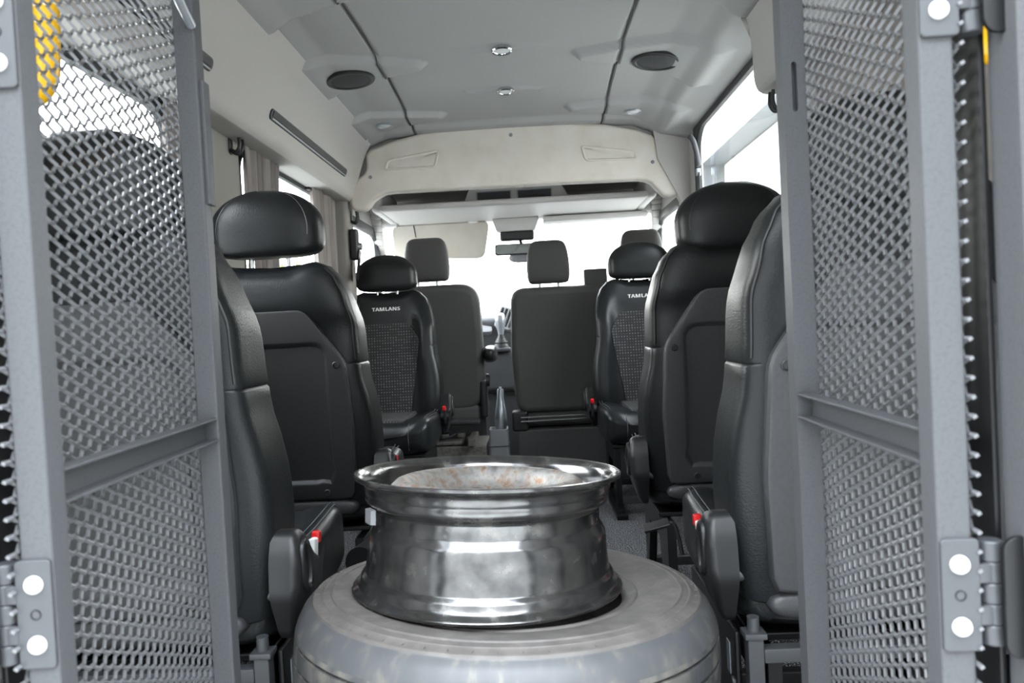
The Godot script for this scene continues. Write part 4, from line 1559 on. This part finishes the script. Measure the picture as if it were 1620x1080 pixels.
func cab_fittings() -> void:
	# overhead shelf above the windscreen
	var o := thing("overhead_console", "pale overhead shelf with two dark vents above the windscreen", "console", Vector3(0, 1.49, -4.20))
	var mb := MB.new()
	mb.box(Vector3(0.0, 0.015, 0.0), Vector3(1.42, 0.034, 0.56), 0.014, 3)
	part("shelf", mb, M.light_plastic, o)
	for s in [-1, 1]:
		mb = MB.new()
		mb.box(Vector3(s * 0.735, 0.075, 0.0), Vector3(0.06, 0.15, 0.50), 0.025, 3)
		part("shelf_end", mb, M.light_plastic, o)
	mb = MB.new()
	mb.xf = Transform3D(Basis.IDENTITY, Vector3(0, 0, 0.09))
	var tr := PackedVector2Array()
	for p in rounded([Vector2(-0.29, 0.025), Vector2(0.325, 0.025), Vector2(0.265, 0.130), Vector2(-0.245, 0.130)], 0.012): tr.append(p)
	mb.slab(tr, 0.3, 0.008)
	var hs := part("vent_housing", mb, M.light_plastic, o)
	for vx in [-0.11, 0.115]:
		mb = MB.new()
		var rings := []
		for st in [[0.196, 0.068, 0.091], [0.196, 0.068, 0.096], [0.184, 0.056, 0.096], [0.182, 0.054, 0.088]]:
			var ring := PackedVector3Array()
			for p in rrect(vx, 0.075, st[0], st[1], 0.004): ring.append(Vector3(p.x, p.y, st[2]))
			rings.append(ring)
		mb.loft(rings, false)
		part("vent_frame", mb, M.satin, hs)
		mb = MB.new()
		mb.box(Vector3(vx, 0.075, 0.0905), Vector3(0.182, 0.054, 0.002))
		for k in 6: mb.box(Vector3(vx, 0.054 + k * 0.0085, 0.0925), Vector3(0.180, 0.0025, 0.004))
		part("vent_slats", mb, M.dark_trim, hs)
	# mirror with its housing
	o = thing("rear_view_mirror", "rear view mirror hanging from a dark sensor housing", "mirror", Vector3(0.0, 1.468, -4.44))
	mb = MB.new()
	var tp := PackedVector2Array()
	for p in rounded([Vector2(-0.145, 0.02), Vector2(0.14, 0.02), Vector2(0.112, -0.058), Vector2(-0.118, -0.058)], 0.012): tp.append(p)
	mb.xf = Transform3D(Basis.IDENTITY, Vector3(0, 0, 0.03))
	mb.slab(tp, 0.08, 0.008)
	part("housing", mb, M.light_plastic, o)
	mb = MB.new()
	mb.box(Vector3(0.002, -0.085, 0.0), Vector3(0.205, 0.060, 0.05), 0.016, 3)
	part("sensor_cover", mb, M.plastic_flat, o)
	mb = MB.new()
	mb.tube(PackedVector3Array([Vector3(0.02, -0.11, 0.0), Vector3(0.03, -0.17, 0.03)]), 0.010, 10)
	part("stalk", mb, M.plastic_flat, o)
	mb = MB.new()
	mb.xf = Transform3D(Basis.from_euler(Vector3(-0.05, 0.10, 0)), Vector3(-0.012, -0.168, 0.045))
	mb.slab(rrect(0, 0, 0.240, 0.066, 0.014), 0.022, 0.006)
	var mr := part("mirror_case", mb, M.plastic_flat, o)
	mb = MB.new()
	mb.xf = Transform3D(Basis.from_euler(Vector3(-0.05, 0.10, 0)), Vector3(-0.012, -0.168, 0.0455))
	mb.slab(rrect(0, 0, 0.224, 0.052, 0.010), 0.002, 0.0005)
	part("mirror_glass", mb, M.mirror, mr)
	mb = MB.new()
	mb.blob(Vector3(0.02, -0.215, -0.02), 0.075, 0.03, 0.03, 0.03, 0.8, 0.8, 0.8, 24, 12)
	part("camera_pod", mb, M.dash_light, o)
	# sun visors
	o = thing("sun_visor", "beige sun visor folded down over the windscreen on the left", "sun visor", Vector3(-0.46, 1.49, -4.50), "sun visors")
	mb = MB.new()
	var vp := PackedVector2Array()
	for p in rounded([Vector2(-0.30, 0.0), Vector2(0.30, 0.0), Vector2(0.255, -0.225), Vector2(-0.295, -0.20)], 0.045): vp.append(p)
	mb.xf = Transform3D(Basis.from_euler(Vector3(0.12, 0, 0)), Vector3.ZERO)
	mb.slab(vp, 0.018, 0.006, 0.006)
	var flap := part("flap", mb, M.cream, o)
	mb = MB.new()
	mb.bar(Vector3(-0.165, -0.003, 0.0015), Vector3(-0.155, -0.075, -0.0070), 0.004, 0.004)
	part("slit", mb, M.dark_trim, flap)
	for cx in [-0.29, 0.20]:
		mb = MB.new()
		mb.box(Vector3(cx, 0.004, 0.008), Vector3(0.062, 0.030, 0.030), 0.010)
		part("clip", mb, M.white, o)
	o = thing("sun_visor", "pale sun visor folded up above the windscreen on the right", "sun visor", Vector3(0.47, 1.455, -4.42), "sun visors")
	mb = MB.new()
	mb.box(Vector3(0, 0.01, -0.02), Vector3(0.62, 0.035, 0.15), 0.016, 3)
	part("flap", mb, M.light_plastic, o)
	# dashboard and its middle console
	o = thing("dashboard", "dark grey dashboard across the front of the cab", "dashboard", Vector3(0, 0, -5.0))
	mb = MB.new()
	var dp := PackedVector2Array()
	for p in rounded([Vector2(0.30, 0.45), Vector2(0.30, 0.92), Vector2(-0.05, 0.95), Vector2(-0.24, 0.90), Vector2(-0.20, 0.62), Vector2(-0.02, 0.44)], 0.05): dp.append(p)
	mb.xf = Transform3D(Basis(Vector3(0, 0, -1), Vector3.UP, Vector3(1, 0, 0)), Vector3(0.86, 0, 0))
	mb.slab(dp, 1.72, 0.02)
	part("top", mb, M.dash, o, 50.0)
	mb = MB.new()
	mb.box(Vector3(-0.13, 0.56, 0.20), Vector3(0.34, 0.26, 0.34), 0.04, 3)
	mb.box(Vector3(-0.13, 0.25, 0.22), Vector3(0.26, 0.50, 0.20), 0.03, 3)
	part("middle_console", mb, M.dash, o, 50.0)
	mb = MB.new()
	mb.xf = Transform3D(Basis.from_euler(Vector3(-0.35, -0.25, -0.3)), Vector3(-0.10, 0.90, 0.255))
	mb.slab(rrect(0, 0, 0.13, 0.15, 0.02), 0.05, 0.008)
	var vf := part("air_vent", mb, M.dash_light, o)
	for k in 4:
		var sl := MB.new()
		sl.xf = mb.xf
		sl.box(Vector3(-0.042 + k * 0.028, 0, 0.002), Vector3(0.016, 0.12, 0.008), 0.003, 1)
		part("slat", sl, M.black_metal, vf)
	mb = MB.new()
	mb.xf = Transform3D(Basis.from_euler(Vector3(-0.6, 0.15, 0)), Vector3(-0.265, 0.86, 0.235))
	mb.slab(rrect(0, 0, 0.14, 0.11, 0.02), 0.04, 0.006)
	part("switch_panel", mb, M.dash_light, o)
	o = thing("gear_lever", "grey gear lever with leather boot on the dashboard console", "gear lever", Vector3(-0.135, 0.688, -4.66))
	mb = MB.new()
	mb.box(Vector3(0, 0.012, 0), Vector3(0.12, 0.03, 0.12), 0.012)
	part("surround", mb, M.dash, o)
	mb = MB.new()
	mb.lathe([Vector2(0.058, 0.02), Vector2(0.054, 0.035), Vector2(0.044, 0.05), Vector2(0.045, 0.058), Vector2(0.030, 0.08), Vector2(0.020, 0.10), Vector2(0.013, 0.12)], 20)
	part("boot", mb, M.plastic_flat, o)
	mb = MB.new()
	mb.lathe([Vector2(0.014, 0.09), Vector2(0.018, 0.11), Vector2(0.022, 0.135), Vector2(0.031, 0.17), Vector2(0.034, 0.205), Vector2(0.030, 0.23), Vector2(0.016, 0.242), Vector2(0, 0.244)], 20)
	part("knob", mb, M.satin, o)
	# hand brake and the grey box between the front seats
	o = thing("hand_brake", "silver hand brake lever standing up between the front seats", "hand brake", Vector3(-0.135, 0.25, -4.10))
	mb = MB.new()
	mb.tube(curve([Vector3(0, 0.0, 0.0), Vector3(0, 0.10, 0), Vector3(0.002, 0.19, -0.01), Vector3(0.004, 0.25, -0.02)], 5), [0.036, 0.036, 0.036, 0.035, 0.034, 0.033, 0.031, 0.028, 0.025, 0.022, 0.020, 0.019, 0.019, 0.019, 0.018, 0.016], 16)
	part("lever", mb, M.satin, o, 50.0)
	mb = MB.new()
	mb.tube(PackedVector3Array([Vector3(0.004, 0.245, -0.02), Vector3(0.005, 0.262, -0.022)]), 0.006, 10)
	part("button", mb, M.white, o)
	o = thing("console_box", "small grey plastic box behind the hand brake", "box", Vector3(-0.145, 0.0, -4.02))
	mb = MB.new()
	var rings2 := []
	for st in [[0.055, 0.0], [0.052, 0.20], [0.050, 0.295], [0.044, 0.295], [0.044, 0.24]]:
		var ring := PackedVector3Array()
		for p in rrect(0, 0, st[0] * 2, st[0] * 2.6, 0.012): ring.append(Vector3(p.x, st[1], p.y))
		rings2.append(ring)
	mb.loft(rings2, true)
	part("tub", mb, M.console_grey, o)
	mb = MB.new()
	mb.box(Vector3(0, 0.205, 0), Vector3(0.110, 0.004, 0.142), 0.001, 1)
	part("band", mb, M.plastic_flat, o)
	# black seat belt reel on the floor by the left seats
	o = thing("belt_reel", "black cylindrical belt reel on the floor left of the tyre", "belt reel", Vector3(-0.37, 0.30, -1.80))
	mb = MB.new()
	mb.tube(PackedVector3Array([Vector3(0, 0, 0.05), Vector3(0.03, 0.005, -0.05)]), 0.045, 20)
	part("drum", mb, M.plastic_flat, o)
	mb = MB.new()
	mb.box(Vector3(0, -0.14, 0), Vector3(0.05, 0.32, 0.05), 0.008)
	part("stand", mb, M.black_metal, o)
